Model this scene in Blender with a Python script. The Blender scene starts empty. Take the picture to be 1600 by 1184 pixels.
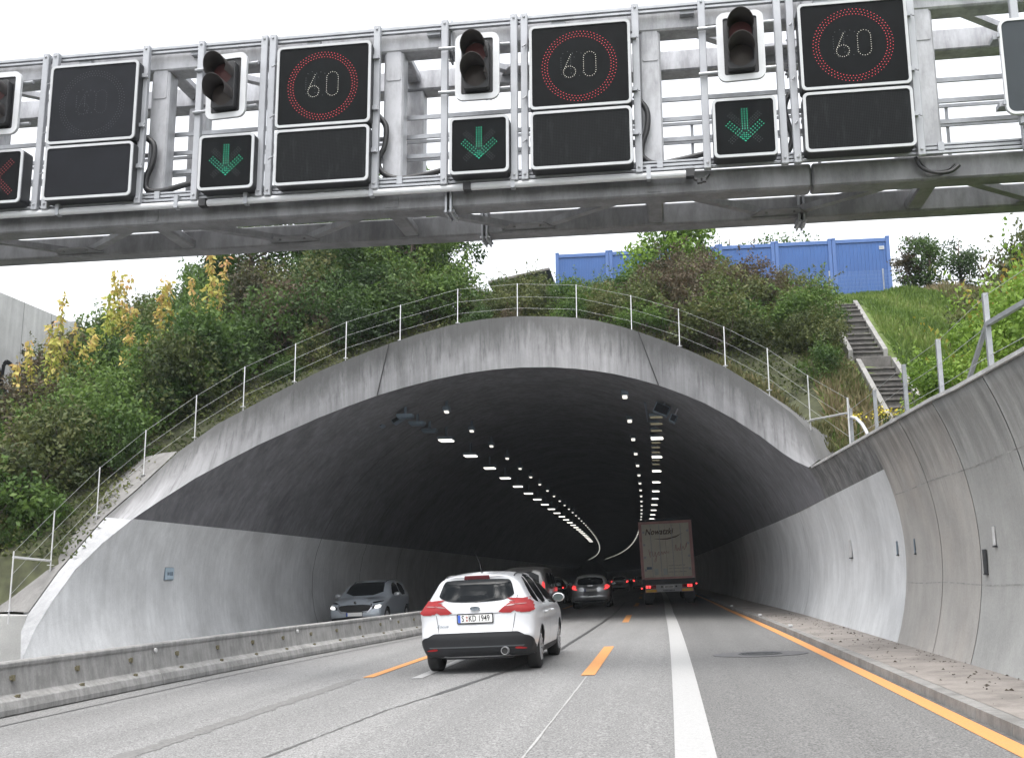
import bpy, bmesh, math, random
import numpy as np
from mathutils import Vector, Matrix
from mathutils.bvhtree import BVHTree
from mathutils.geometry import delaunay_2d_cdt
from math import sin, cos, tan, radians, atan2, hypot, pi, sqrt

random.seed(7); rng = np.random.default_rng(7)
scene = bpy.context.scene
C = bpy.data.collections.new('motorway'); scene.collection.children.link(C)

# ------------------------------------------------------------------ camera
FPX, PSI, PITCH, ROLL, EYE = 1631.0, 8.6, 10.69, -0.3, 1.35
_p, _t, _r = radians(PSI), radians(PITCH), radians(ROLL)
FW = Vector((-sin(_p)*cos(_t), cos(_p)*cos(_t), sin(_t)))
_R = Vector((cos(_p), sin(_p), 0)); _U = _R.cross(FW)
RT = _R*cos(_r) + _U*sin(_r); UP = _U*cos(_r) - _R*sin(_r)
EYEP = Vector((0, 0, EYE))
cd = bpy.data.cameras.new('camera'); cam = bpy.data.objects.new('camera', cd); C.objects.link(cam)
cd.sensor_fit = 'HORIZONTAL'; cd.sensor_width = 36; cd.lens = 36*FPX/1600
cd.clip_start = 0.1; cd.clip_end = 3000
m = Matrix((RT, UP, -FW)).transposed().to_4x4(); m.translation = EYEP
cam.matrix_world = m
scene.camera = cam

# ------------------------------------------------------------------ sky, sun, exposure
SUN_DIR = Vector((-0.05, -0.38, 1.0)).normalized()
w = bpy.data.worlds.new('World'); scene.world = w; w.use_nodes = True
nt = w.node_tree; nt.nodes.clear()
sky = nt.nodes.new('ShaderNodeTexSky'); sky.sky_type = 'NISHITA'; sky.sun_disc = False
sky.sun_elevation = math.asin(SUN_DIR.z); sky.sun_rotation = atan2(SUN_DIR.x, SUN_DIR.y)
sky.dust_density = 4.0; sky.air_density = 1.2; sky.ozone_density = 1.0
hs = nt.nodes.new('ShaderNodeHueSaturation'); hs.inputs['Saturation'].default_value = 0.16
hs.inputs['Value'].default_value = 1.0
bg = nt.nodes.new('ShaderNodeBackground'); bg.inputs['Strength'].default_value = 0.15
out = nt.nodes.new('ShaderNodeOutputWorld')
nt.links.new(sky.outputs[0], hs.inputs['Color']); nt.links.new(hs.outputs[0], bg.inputs['Color'])
nt.links.new(bg.outputs[0], out.inputs['Surface'])
sd = bpy.data.lights.new('sun', 'SUN'); so = bpy.data.objects.new('sun', sd); C.objects.link(so)
sd.energy = 0.55; sd.angle = radians(35); sd.color = (1.0, 0.96, 0.9)
so.rotation_euler = SUN_DIR.to_track_quat('Z', 'Y').to_euler()
vs = scene.view_settings; vs.view_transform = 'Standard'; vs.look = 'None'
vs.exposure = 1.58; vs.gamma = 1.0; vs.use_curve_mapping = False
scene.cycles.max_bounces = 8; scene.cycles.diffuse_bounces = 4; scene.cycles.glossy_bounces = 3
scene.cycles.transparent_max_bounces = 4; scene.cycles.sample_clamp_indirect = 4.0

# ------------------------------------------------------------------ pixel rays (for measuring the place)
def ray(px, py): return FW + RT*((px-800)/FPX) + UP*((592-py)/FPX)
def atY(px, py, Y):
    d = ray(px, py); return EYEP + d*(Y/d.y)
def proj(P):
    v = Vector(P) - EYEP; z = v.dot(FW)
    return 800 + FPX*v.dot(RT)/z, 592 - FPX*v.dot(UP)/z

# ------------------------------------------------------------------ object helpers
def tag(o, label=None, cat=None, group=None, kind=None):
    if label: o['label'] = label
    if cat: o['category'] = cat
    if group: o['group'] = group
    if kind: o['kind'] = kind
    return o
def empty(name, loc=(0, 0, 0), rot=(0, 0, 0), label=None, cat=None, group=None, scale=1.0):
    o = bpy.data.objects.new(name, None); C.objects.link(o)
    o.location = loc; o.rotation_euler = rot; o.scale = (scale,)*3; o.empty_display_size = 0.2
    return tag(o, label, cat, group)
def copy_tree(o, parent=None):
    c = o.copy(); C.objects.link(c)
    if parent: c.parent = parent
    for ch in list(o.children): copy_tree(ch, c)
    return c
def link_mesh(name, me, mat, parent=None, loc=None, rot=None):
    o = bpy.data.objects.new(name, me); C.objects.link(o)
    if mat is not None:
        for mm in (mat if isinstance(mat, (list, tuple)) else [mat]): me.materials.append(mm)
    if parent is not None: o.parent = parent
    if loc is not None: o.location = loc
    if rot is not None: o.rotation_euler = rot
    return o
class MB:
    """collects simple solids into one mesh"""
    def __init__(s): s.v = []; s.f = []; s.mi = []; s.uv = None
    def add(s, vs, fs, mi=0):
        b = len(s.v); s.v += [tuple(v) for v in vs]
        s.f += [tuple(i+b for i in f) for f in fs]; s.mi += [mi]*len(fs); return s
    def box(s, a, b, mi=0, M=None):
        x0, y0, z0 = a; x1, y1, z1 = b
        vs = [Vector(p) for p in ((x0,y0,z0),(x1,y0,z0),(x1,y1,z0),(x0,y1,z0),(x0,y0,z1),(x1,y0,z1),(x1,y1,z1),(x0,y1,z1))]
        if M is not None: vs = [M @ v for v in vs]
        return s.add(vs, [(0,3,2,1),(4,5,6,7),(0,1,5,4),(1,2,6,5),(2,3,7,6),(3,0,4,7)], mi)
    def bar(s, p, q, w, h, mi=0, up=(0,0,1)):
        p = Vector(p); q = Vector(q); d = (q-p); L = d.length; d.normalize()
        u = Vector(up)
        if abs(d.dot(u)) > .98: u = Vector((0,1,0))
        x = d.cross(u).normalized(); z = x.cross(d)
        M = Matrix((x, d, z)).transposed().to_4x4(); M.translation = p
        return s.box((-w/2, 0, -h/2), (w/2, L, h/2), mi, M)
    def tube(s, pts, r, n=8, mi=0, caps=True):
        pts = [Vector(p) for p in pts]; rings = []; prev = None
        for i, p in enumerate(pts):
            d = (pts[min(i+1, len(pts)-1)] - pts[max(i-1, 0)]).normalized()
            if prev is None:
                u = Vector((0,0,1)) if abs(d.z) < .9 else Vector((1,0,0))
                x = d.cross(u).normalized()
            else:
                x = (prev - d*prev.dot(d)).normalized()
            prev = x; y = d.cross(x)
            rr = r[i] if isinstance(r, (list, tuple)) else r
            rings.append([p + (x*cos(2*pi*k/n) + y*sin(2*pi*k/n))*rr for k in range(n)])
        vs = [v for R in rings for v in R]; fs = []
        for i in range(len(pts)-1):
            for k in range(n):
                a = i*n+k; b = i*n+(k+1) % n; fs.append((a, b, b+n, a+n))
        if caps:
            fs.append(tuple(range(n-1, -1, -1))); fs.append(tuple(range((len(pts)-1)*n, len(pts)*n)))
        return s.add(vs, fs, mi)
    def prism(s, poly, d0, d1, axis='y', mi=0):
        """poly (u,v) extruded; axis y: u=x v=z ; axis x: u=y v=z ; axis z: u=x v=y"""
        n = len(poly)
        def P(u, v, d): return {'y': (u, d, v), 'x': (d, u, v), 'z': (u, v, d)}[axis]
        vs = [P(u, v, d0) for u, v in poly] + [P(u, v, d1) for u, v in poly]
        fs = [tuple(range(n)), tuple(range(2*n-1, n-1, -1))] + [(i, i+n, (i+1) % n+n, (i+1) % n) for i in range(n)]
        return s.add(vs, fs, mi)
    def ring(s, po, pi_, d0, d1, mi=0):
        """frame between outer and inner loops (same count), in xz, from y=d0 (front) to d1"""
        n = len(po)
        vs = [(u, d0, v) for u, v in po] + [(u, d0, v) for u, v in pi_] + [(u, d1, v) for u, v in po] + [(u, d1, v) for u, v in pi_]
        fs = []
        for i in range(n):
            j = (i+1) % n
            fs += [(i, j, n+j, n+i), (2*n+i, 3*n+i, 3*n+j, 2*n+j), (i, 2*n+i, 2*n+j, j), (n+i, n+j, 3*n+j, 3*n+i)]
        return s.add(vs, fs, mi)
    def lathe(s, prof, n=24, axis='x', c=(0,0,0), mi=0):
        vs = []; fs = []; m_ = len(prof)
        for k in range(n):
            a = 2*pi*k/n
            for (d, r) in prof:
                u, v = r*cos(a), r*sin(a)
                vs.append({'x': (c[0]+d, c[1]+u, c[2]+v), 'y': (c[0]+u, c[1]+d, c[2]+v), 'z': (c[0]+u, c[1]+v, c[2]+d)}[axis])
        for k in range(n):
            for i in range(m_-1):
                a = k*m_+i; b = ((k+1) % n)*m_+i; fs.append((a, b, b+1, a+1))
        return s.add(vs, fs, mi)
    def build(s, name, mat, parent=None, smooth=False, loc=None, rot=None, bevel=0, fix=True):
        me = bpy.data.meshes.new(name); me.from_pydata(s.v, [], s.f); me.update()
        if fix:
            bm = bmesh.new(); bm.from_mesh(me); bmesh.ops.recalc_face_normals(bm, faces=bm.faces)
            if bevel:
                es = [e for e in bm.edges if len(e.link_faces) == 2 and e.calc_face_angle(0) > .5]
                bmesh.ops.bevel(bm, geom=es, offset=bevel, segments=1, affect='EDGES', clamp_overlap=True)
            bm.to_mesh(me); bm.free()
        if not bevel and any(s.mi): me.polygons.foreach_set('material_index', s.mi)
        if smooth:
            me.polygons.foreach_set('use_smooth', [True]*len(me.polygons))
        return link_mesh(name, me, mat, parent, loc, rot)
def rrect(w, h, r, n=5, cx=0, cz=0):
    """rounded rectangle loop (x,z), centred"""
    pts = []
    for (sx, sz, a0) in ((1,-1,-90),(1,1,0),(-1,1,90),(-1,-1,180)):
        for k in range(n+1):
            a = radians(a0 + 90*k/n)
            pts.append((cx + sx*(w/2-r) + r*cos(a), cz + sz*(h/2-r) + r*sin(a)))
    return pts
_txt = {}
def text(body, size, mat, parent, loc, rot=(pi/2,0,0), shear=0, name='lettering', bold=0, sx=1.0, extrude=0.0015, align='CENTER'):
    cu = bpy.data.curves.new('t', 'FONT'); cu.body = body; cu.size = size; cu.shear = shear; cu.offset = bold
    cu.align_x = align; cu.align_y = 'CENTER'; cu.extrude = extrude; cu.resolution_u = 3
    to = bpy.data.objects.new('t', cu)
    me = bpy.data.meshes.new_from_object(to); bpy.data.objects.remove(to); bpy.data.curves.remove(cu)
    o = link_mesh(name, me, mat, parent, loc, rot); o.scale = (sx, 1, 1); return o

# ------------------------------------------------------------------ materials
class NT:
    def __init__(s, name):
        s.m = bpy.data.materials.new(name); s.m.use_nodes = True; s.t = s.m.node_tree; s.t.nodes.clear()
        s.o = s.n('ShaderNodeOutputMaterial'); s.b = s.n('ShaderNodeBsdfPrincipled'); s.l(s.b.outputs[0], s.o.inputs[0])
    def n(s, t, **k):
        x = s.t.nodes.new(t)
        for a, b in k.items(): setattr(x, a, b)
        return x
    def l(s, a, b): s.t.links.new(a, b)
    def coord(s, kind='Object', scale=(1,1,1)):
        tc = s.n('ShaderNodeTexCoord'); mp = s.n('ShaderNodeMapping'); mp.inputs['Scale'].default_value = scale
        s.l(tc.outputs[kind], mp.inputs[0]); return mp.outputs[0]
    def noise(s, co, scale=5, detail=4, rough=.6):
        x = s.n('ShaderNodeTexNoise'); x.inputs['Scale'].default_value = scale
        x.inputs['Detail'].default_value = detail; x.inputs['Roughness'].default_value = rough
        s.l(co, x.inputs['Vector']); return x.outputs['Fac']
    def ramp(s, fac, stops):
        x = s.n('ShaderNodeValToRGB'); e = x.color_ramp.elements
        while len(e) < len(stops): e.new(.5)
        for el, (p, c) in zip(e, stops):
            el.position = p; el.color = (c, c, c, 1) if isinstance(c, (int, float)) else (*c, 1)
        s.l(fac, x.inputs[0]); return x.outputs[0]
    def mix(s, fac, a, b, mode='MIX'):
        x = s.n('ShaderNodeMix', data_type='RGBA', blend_type=mode)
        for sock, val in ((x.inputs[0], fac), (x.inputs[6], a), (x.inputs[7], b)):
            if hasattr(val, 'is_linked') or hasattr(val, 'links'): s.l(val, sock)
            elif isinstance(val, (int, float)): sock.default_value = val
            else: sock.default_value = (*val, 1)
        return x.outputs[2]
    def math(s, op, a, b=0.0, clamp=False):
        x = s.n('ShaderNodeMath', operation=op); x.use_clamp = clamp
        for sock, val in ((x.inputs[0], a), (x.inputs[1], b)):
            if isinstance(val, (int, float)): sock.default_value = val
            else: s.l(val, sock)
        return x.outputs[0]
    def bump(s, h, strength=.2, dist=.02):
        x = s.n('ShaderNodeBump'); x.inputs['Strength'].default_value = strength; x.inputs['Distance'].default_value = dist
        s.l(h, x.inputs['Height']); s.l(x.outputs[0], s.b.inputs['Normal'])
    def set(s, color=None, rough=None, metal=None, coat=None, spec=None):
        def put(k, v):
            if v is None: return
            if isinstance(v, (int, float)): s.b.inputs[k].default_value = v
            elif isinstance(v, tuple): s.b.inputs[k].default_value = (*v, 1)
            else: s.l(v, s.b.inputs[k])
        put('Base Color', color); put('Roughness', rough); put('Metallic', metal); put('Coat Weight', coat); put('Specular IOR Level', spec)
        return s.m
def simple(name, col, rough=.5, metal=0, var=.12, scale=4, coat=None, bump=0):
    t = NT(name); co = t.coord()
    f = t.noise(co, scale, 5)
    c = t.mix(t.ramp(f, [(.3, 0), (.7, 1)]), tuple(x*(1-var) for x in col), tuple(min(1, x*(1+var)) for x in col))
    if bump: t.bump(t.noise(co, 60, 3), bump, .01)
    return t.set(c, rough, metal, coat)
def emit(name, col, strength, lights=False):
    m_ = bpy.data.materials.new(name); m_.use_nodes = True; b = m_.node_tree.nodes['Principled BSDF']
    b.inputs['Base Color'].default_value = (*[x*.04 for x in col], 1); b.inputs['Emission Color'].default_value = (*col, 1)
    b.inputs['Emission Strength'].default_value = strength
    if lights: return m_
    try: m_.cycles.emission_sampling = 'NONE'
    except Exception: pass
    return m_
def concrete(name, col, stain=.5, streak=.4, scale=1.0, rough=.85, warm=None):
    """weathered concrete: cloudy tone, run-off streaks down the face, fine pores"""
    t = NT(name); co = t.coord(); st = t.coord('Object', (2.2*scale, 2.2*scale, .16*scale))
    cloud = t.ramp(t.noise(co, .55*scale, 6, .65), [(.3, .78), (.7, 1.12)])
    stk = t.ramp(t.noise(st, 2.6, 5, .7), [(.42, 1-streak), (.62, 1.0)])
    dirt = t.ramp(t.noise(co, 1.7*scale, 7, .72), [(.36, 1-stain), (.55, 1.0)])
    fine = t.ramp(t.noise(co, 38, 3, .7), [(.3, .88), (.7, 1.08)])
    c = t.mix(1.0, col, cloud, 'MULTIPLY')
    if warm: c = t.mix(t.ramp(t.noise(co, .35*scale, 3), [(.45, 0), (.65, .6)]), c, warm)
    c = t.mix(1.0, c, stk, 'MULTIPLY'); c = t.mix(1.0, c, dirt, 'MULTIPLY'); c = t.mix(1.0, c, fine, 'MULTIPLY')
    t.bump(t.noise(co, 45, 4, .7), .25, .01)
    return t.set(c, rough)
M = {}
M['metal_paint'] = simple('metal_paint', (.33,.34,.365), .45, .1, .10, 2.5)
M['galvanised'] = simple('galvanised', (.30,.31,.33), .42, .35, .15, 6)
M['rim_grey'] = simple('rim_grey', (.40,.41,.425), .4, 0, .08, 5)
M['white_rim'] = simple('white_rim', (.52,.53,.55), .4, 0, .05, 5)
M['cabinet'] = simple('cabinet', (.022,.023,.026), .5, 0, .2, 5)
M['cable'] = simple('cable_rubber', (.015,.015,.017), .5)
M['signal_black'] = simple('signal_black', (.012,.012,.014), .55, 0, .2, 6)
M['hood_brown'] = simple('hood_brown', (.018,.014,.014), .7, 0, .2, 6)
M['lens_dark'] = simple('lens_dark', (.028,.020,.017), .6, 0, .2, 8)
M['lens_red'] = simple('lens_red', (.085,.022,.022), .6, 0, .2, 8)
M['sign_back'] = simple('sign_back', (.026,.033,.040), .8, 0, .08, 3)
def panel_mat():
    t = NT('display_panel'); co = t.coord()
    v = t.n('ShaderNodeTexBrick'); v.offset = 0; v.inputs['Scale'].default_value = 1.0
    v.inputs['Brick Width'].default_value = .022; v.inputs['Row Height'].default_value = .022; v.inputs['Mortar Size'].default_value = .004
    mp = t.coord('Object'); sp = t.n('ShaderNodeSeparateXYZ'); t.l(mp, sp.inputs[0]); cb = t.n('ShaderNodeCombineXYZ')
    t.l(sp.outputs[0], cb.inputs[0]); t.l(sp.outputs[2], cb.inputs[1]); t.l(cb.outputs[0], v.inputs['Vector'])
    v.inputs['Color1'].default_value = (.0025,.003,.0035,1); v.inputs['Color2'].default_value = (.003,.0035,.004,1); v.inputs['Mortar'].default_value = (.012,.013,.014,1)
    dust = t.ramp(t.noise(t.coord('Object', (6,6,1.2)), 2.2, 4, .7), [(.52, 0), (.8, .3)])
    c = t.mix(dust, v.outputs[0], (.045,.05,.053)); return t.set(c, .5, spec=.08)
M['panel'] = panel_mat()
M['panel_plain'] = simple('panel_plain', (.0032,.004,.0045), .5, 0, .3, 3); M['panel_plain'].node_tree.nodes['Principled BSDF'].inputs['Specular IOR Level'].default_value = .08
M['panel_unlit'] = simple('panel_unlit', (.0085,.0095,.0125), .5, 0, .25, 2); M['panel_unlit'].node_tree.nodes['Principled BSDF'].inputs['Specular IOR Level'].default_value = .12
M['led_red'] = emit('led_red', (1.0,.10,.14), .95)
M['led_dimred'] = emit('led_dimred', (.55,.03,.05), .22)
M['led_green'] = emit('led_green', (.05,.90,.55), 1.0)
M['led_white'] = emit('led_white', (1.0,.97,.85), .85)
M['led_off'] = simple('led_off', (.045,.05,.055), .5)
M['lamp_white'] = emit('lamp_white', (1.0,.97,.88), .85, True)
M['spot_white'] = emit('spot_white', (1.0,.97,.88), .36)
M['unlit_lens_glow'] = emit('unlit_lens_glow', (.55,.50,.34), .10)  # weak glow stands in for light reflected by unlit lenses
M['concrete_portal'] = None
M['dimmed_lining_paint'] = concrete('dimmed_lining_paint', (.36,.365,.375), .12, .15, 1.0, .8)  # same paint as the lining; strong front light is offset in its colour
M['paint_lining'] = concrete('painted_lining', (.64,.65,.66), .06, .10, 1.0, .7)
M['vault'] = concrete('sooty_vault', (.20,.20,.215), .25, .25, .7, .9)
M['wall_right'] = concrete('weathered_wall', (.37,.37,.36), .06, .07, 1.0, .85)
M['wall_warm'] = concrete('weathered_wall_warm', (.39,.375,.355), .06, .08, 1.0, .85, warm=(.46,.41,.37))
M['coping'] = concrete('coping', (.50,.50,.49), .25, .1, 1.0, .85)
M['barrier'] = concrete('barrier_concrete', (.29,.287,.28), .20, .25, 1.6, .9)
M['gutter'] = simple('gutter_dirt', (.085,.083,.08), .95, 0, .4, 9)
M['pour'] = simple('pour_line', (.27,.27,.26), .9, 0, .4, 5)
M['kerb'] = concrete('kerb_stone', (.26,.255,.245), .3, .1, 1.5, .9)
M['stairs'] = concrete('stair_concrete', (.15,.142,.135), .4, .2, 1.5, .95)
M['noise_wall'] = concrete('noise_wall', (.72,.72,.72), .12, .15, .5, .9)
M['joint'] = simple('joint', (.035,.035,.035), .9)
M['steel'] = simple('stainless', (.66,.66,.67), .35, .5, .08, 10)
M['wire'] = simple('wire', (.40,.41,.42), .45, .4)
M['rust'] = simple('bracket_rust', (.13,.115,.07), .8, 0, .35, 30)
M['black_iron'] = simple('black_iron', (.03,.032,.035), .6)
M['graffiti'] = simple('graffiti', (.012,.012,.015), .5)
M['blue_container'] = simple('blue_container', (.026,.090,.275), .5, .0, .10, 1.2)
M['blue_frame'] = simple('blue_frame', (.055,.12,.31), .5, .0, .12, 2)
M['blue_fence'] = simple('fence_wire', (.12,.19,.36), .5, .1)
M['white_plate'] = simple('white_plate', (.48,.48,.48), .5)
M['sign_blue'] = simple('pale_blue_plate', (.36,.45,.52), .5)
M['sign_dark'] = simple('plate_dark', (.13,.17,.21), .5)
def portal_mat():
    t = NT('portal_concrete'); tc = t.n('ShaderNodeTexCoord'); uv = tc.outputs['UV']
    def mp(sc):
        x = t.n('ShaderNodeMapping'); x.inputs['Scale'].default_value = sc; t.l(uv, x.inputs[0]); return x.outputs[0]
    sp = t.n('ShaderNodeSeparateXYZ'); t.l(uv, sp.inputs[0])
    boards = t.ramp(t.noise(t.coord('Object', (7.5, .4, .22)), 1.0, 3, .6), [(.38, .82), (.62, 1.08)])
    ob = t.coord('Object', (11, .6, .8))
    streak = t.ramp(t.noise(ob, 1.0, 5, .75), [(.50, 1.0), (.64, .35)])
    cloud = t.ramp(t.noise(mp((.5, .8, 1)), 1.0, 5, .7), [(.3, .8), (.7, 1.15)])
    edge = t.math('ADD', sp.outputs[1], t.math('MULTIPLY', t.math('SUBTRACT', t.noise(mp((1.3, .5, 1)), 1.0, 6, .75), .5), 1.5))
    grime = t.ramp(edge, [(.28, 0), (.86, .88)])
    c = t.mix(1.0, (.27,.27,.278), boards, 'MULTIPLY'); c = t.mix(1.0, c, cloud, 'MULTIPLY')
    sm = t.math('MULTIPLY', t.math('SUBTRACT', 1.0, streak), t.ramp(edge, [(.10, .35), (.55, 1)]), True)
    c = t.mix(sm, c, (.065,.065,.067)); c = t.mix(grime, c, (.088,.088,.087))
    t.bump(t.noise(t.coord(), 40, 4, .7), .3, .01)
    return t.set(c, .9)
M['concrete_portal'] = portal_mat()
def asphalt(nm='asphalt', col=(.176,.175,.173)):
    t = NT(nm); co = t.coord()
    grain = t.ramp(t.noise(co, 55, 2, .8), [(.33, .35), (.5, 1.0), (.70, 1.75)])
    grain2 = t.ramp(t.noise(co, 22, 3, .8), [(.3, .72), (.7, 1.26)])
    patch = t.ramp(t.noise(t.coord('Object', (1, .25, 1)), .35, 5, .6), [(.3, .88), (.7, 1.1)])
    tracks = t.ramp(t.noise(t.coord('Object', (.75, .006, 0)), 1.0, 3, .6), [(.35, .84), (.65, 1.10)])
    c = t.mix(1.0, col, grain, 'MULTIPLY'); c = t.mix(1.0, c, grain2, 'MULTIPLY')
    c = t.mix(1.0, c, patch, 'MULTIPLY'); c = t.mix(1.0, c, tracks, 'MULTIPLY')
    t.bump(t.noise(co, 60, 3, .8), .35, .01)
    return t.set(c, .85)
M['asphalt'] = asphalt()
M['asphalt_dark'] = asphalt('asphalt_dark', (.135,.134,.132))
def worn_paint(name, col, wear=.25, lines=False):
    t = NT(name); co = t.coord()
    f = t.ramp(t.noise(co, 14, 6, .8), [(.34, wear), (.5, 0)])
    g = t.ramp(t.noise(co, 55, 2, .8), [(.3, .82), (.7, 1.06)])
    c = t.mix(f, col, (.22,.22,.21)); c = t.mix(1.0, c, g, 'MULTIPLY')
    if lines:
        w_ = t.n('ShaderNodeTexWave', wave_type='BANDS', bands_direction='Y'); w_.inputs['Scale'].default_value = 4.6; w_.inputs['Distortion'].default_value = .6
        t.l(co, w_.inputs['Vector']); c = t.mix(t.ramp(w_.outputs['Fac'], [(.25, .35), (.6, 0)]), c, (.36,.36,.35))
    return t.set(c, .7)
M['white_line'] = worn_paint('white_line', (.35,.35,.35), .35, True)
M['white_dash'] = worn_paint('white_dash', (.36,.36,.36), .5)
M['orange_line'] = worn_paint('orange_line', (.58,.265,.085), .2)
M['tar'] = simple('tar_seal', (.05,.05,.05), .6, 0, .3, 20)
M['worn_strip'] = simple('worn_strip', (.14,.138,.135), .95, 0, .35, 25, bump=.4)
M['scrape'] = simple('scrape', (.30,.30,.295), .9, 0, .2, 25)
M['crack'] = simple('crack', (.085,.084,.082), .9, 0, .4, 12)
M['walkway'] = concrete('walkway_paving', (.27,.245,.225), .3, .05, 1.3, .95)
M['soil'] = simple('soil', (.042,.046,.022), 1.0, 0, .5, 3, bump=.5)
M['grass_ground'] = simple('grass_ground', (.085,.12,.03), 1.0, 0, .4, 2, bump=.5)
M['bark'] = simple('bark', (.09,.07,.055), .95, 0, .3, 12, bump=.4)
def leafmat(name, cols, trans=.35):
    t = NT(name); a = t.n('ShaderNodeAttribute'); a.attribute_name = 'tint'
    oi = t.n('ShaderNodeObjectInfo')
    f = t.math('ADD', a.outputs['Fac'], t.math('MULTIPLY', t.math('SUBTRACT', oi.outputs['Random'], .5), .30), True)
    n_ = len(cols); c = t.ramp(f, [(i/(n_-1) if n_ > 1 else 0, col) for i, col in enumerate(cols)])
    t.set(c, .55, spec=.25)
    tr = t.n('ShaderNodeBsdfTranslucent'); t.l(c, tr.inputs[0]); mx = t.n('ShaderNodeMixShader'); mx.inputs[0].default_value = trans
    t.l(t.b.outputs[0], mx.inputs[1]); t.l(tr.outputs[0], mx.inputs[2]); t.l(mx.outputs[0], t.o.inputs[0]); return t.m
L = {}
L['dark'] = leafmat('leaf_dark', [(.022,.044,.014), (.040,.076,.020), (.064,.112,.028), (.095,.15,.040)])
L['mid'] = leafmat('leaf_mid', [(.032,.066,.016), (.062,.115,.024), (.10,.165,.034), (.145,.205,.05)])
L['bright'] = leafmat('leaf_bright', [(.07,.13,.02), (.12,.21,.03), (.19,.30,.045), (.26,.36,.07)])
L['olive'] = leafmat('leaf_olive', [(.035,.05,.018), (.07,.09,.028), (.11,.125,.04), (.15,.135,.06)])
L['brown'] = leafmat('leaf_brown', [(.042,.048,.022), (.068,.060,.032), (.088,.066,.042), (.115,.085,.056)])
L['gold'] = leafmat('leaf_gold', [(.16,.24,.04), (.36,.40,.08), (.56,.47,.15), (.58,.33,.16)], .45)
L['autumn'] = leafmat('leaf_autumn', [(.09,.15,.02), (.20,.24,.03), (.32,.27,.05), (.30,.14,.04)], .4)
L['grass'] = leafmat('leaf_grass', [(.07,.12,.025), (.115,.185,.04), (.17,.25,.055), (.25,.28,.10)], .35)
L['dry'] = leafmat('leaf_dry', [(.09,.10,.04), (.14,.14,.06), (.22,.18,.10), (.28,.24,.14)], .3)
def carpaint(name, col, metal=0.0, rough=.28):
    t = NT(name); co = t.coord()
    c = t.mix(t.ramp(t.noise(co, 3, 5), [(.3, 0), (.7, 1)]), tuple(x*.96 for x in col), col)
    low = t.n('ShaderNodeSeparateXYZ'); t.l(t.coord(), low.inputs[0])
    d = t.math('MULTIPLY', t.ramp(low.outputs[2], [(.25, .45), (.6, 0)]), t.ramp(t.noise(co, 5, 5, .7), [(.35, .2), (.7, 1)]))
    c = t.mix(d, c, (.22,.21,.19))
    return t.set(c, rough, metal, .6)
M['paint_white'] = carpaint('paint_white', (.60,.61,.63))
M['paint_grey'] = carpaint('paint_grey_blue', (.40,.44,.49), .2)
M['paint_silver'] = carpaint('paint_silver', (.60,.61,.63), .6)
M['paint_dark'] = carpaint('paint_dark', (.02,.022,.025), .3)
M['paint_van'] = carpaint('paint_van', (.30,.29,.28), .5)
def glass(name, col=(.012,.014,.016)):
    t = NT(name); t.set(col, .07, spec=.18); t.b.inputs['Roughness'].default_value = .10; return t.m
M['glass'] = glass('car_glass'); M['glass_tint'] = glass('car_glass_tint', (.006,.007,.008))
M['plastic'] = simple('dark_plastic', (.011,.012,.014), .7, 0, .15, 8)
M['seam'] = simple('panel_gap', (.10,.10,.105), .8)
M['tail_red'] = simple('tail_red', (.26,.003,.005), .55, 0, .1, 10)
M['tail_clear'] = simple('tail_clear', (.26,.13,.13), .3, 0, .1, 10, coat=.15)
M['brake_dark'] = simple('brake_dark', (.10,.012,.016), .2, 0, .1, 10)
M['tail_lit'] = emit('tail_lit', (1.0,.06,.06), .45)
M['tail_glow'] = emit('tail_glow', (1.0,.05,.05), 1.2)
M['head_lit'] = emit('head_lit', (1.0,.98,.93), 1.0)
M['tyre'] = simple('tyre', (.018,.018,.018), .85, 0, .2, 20)
M['rim'] = simple('alloy_rim', (.42,.42,.43), .35, .6, .1, 10)
M['chrome'] = simple('chrome', (.65,.66,.68), .15, .95, .05, 8)
M['plate'] = simple('number_plate', (.78,.78,.76), .5, 0, .05, 8)
M['plate_blue'] = simple('plate_blue', (.05,.13,.55), .5)
M['ink'] = simple('ink', (.012,.012,.012), .6)
M['mirror_glass'] = simple('mirror_glass', (.10,.12,.12), .12, .5)
M['truck_white'] = simple('trailer_white', (.62,.58,.48), .5, 0, .08, 1.5)
M['truck_red'] = simple('trailer_red', (.50,.26,.24), .5, 0, .15, 3)
M['truck_grey'] = simple('trailer_grey', (.42,.42,.43), .5, 0, .1, 4)
M['board_yellow'] = simple('board_yellow', (.85,.50,.04), .4, 0, .08, 5)
M['ink_brown'] = simple('ink_brown', (.10,.06,.04), .6)
M['script_red'] = simple('script_red', (.42,.20,.18), .6)

# ------------------------------------------------------------------ ground plan: the road is banked, left side low
BANK = .04
def zroad(x): return BANK*x
def lx(Y):
    """sideways drift of the left-hand bend"""
    if Y < 0: return 0.0
    return -.0003*Y*Y if Y < 40 else -.48 - .000156*(Y*Y-1600)
def tx(Y): return -.000156*Y*Y if Y > 30 else 0.0
def tshift(Y): return tx(Y)*(min(1, max(0, (Y-30)/15.0)))
XC = -4.6
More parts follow.
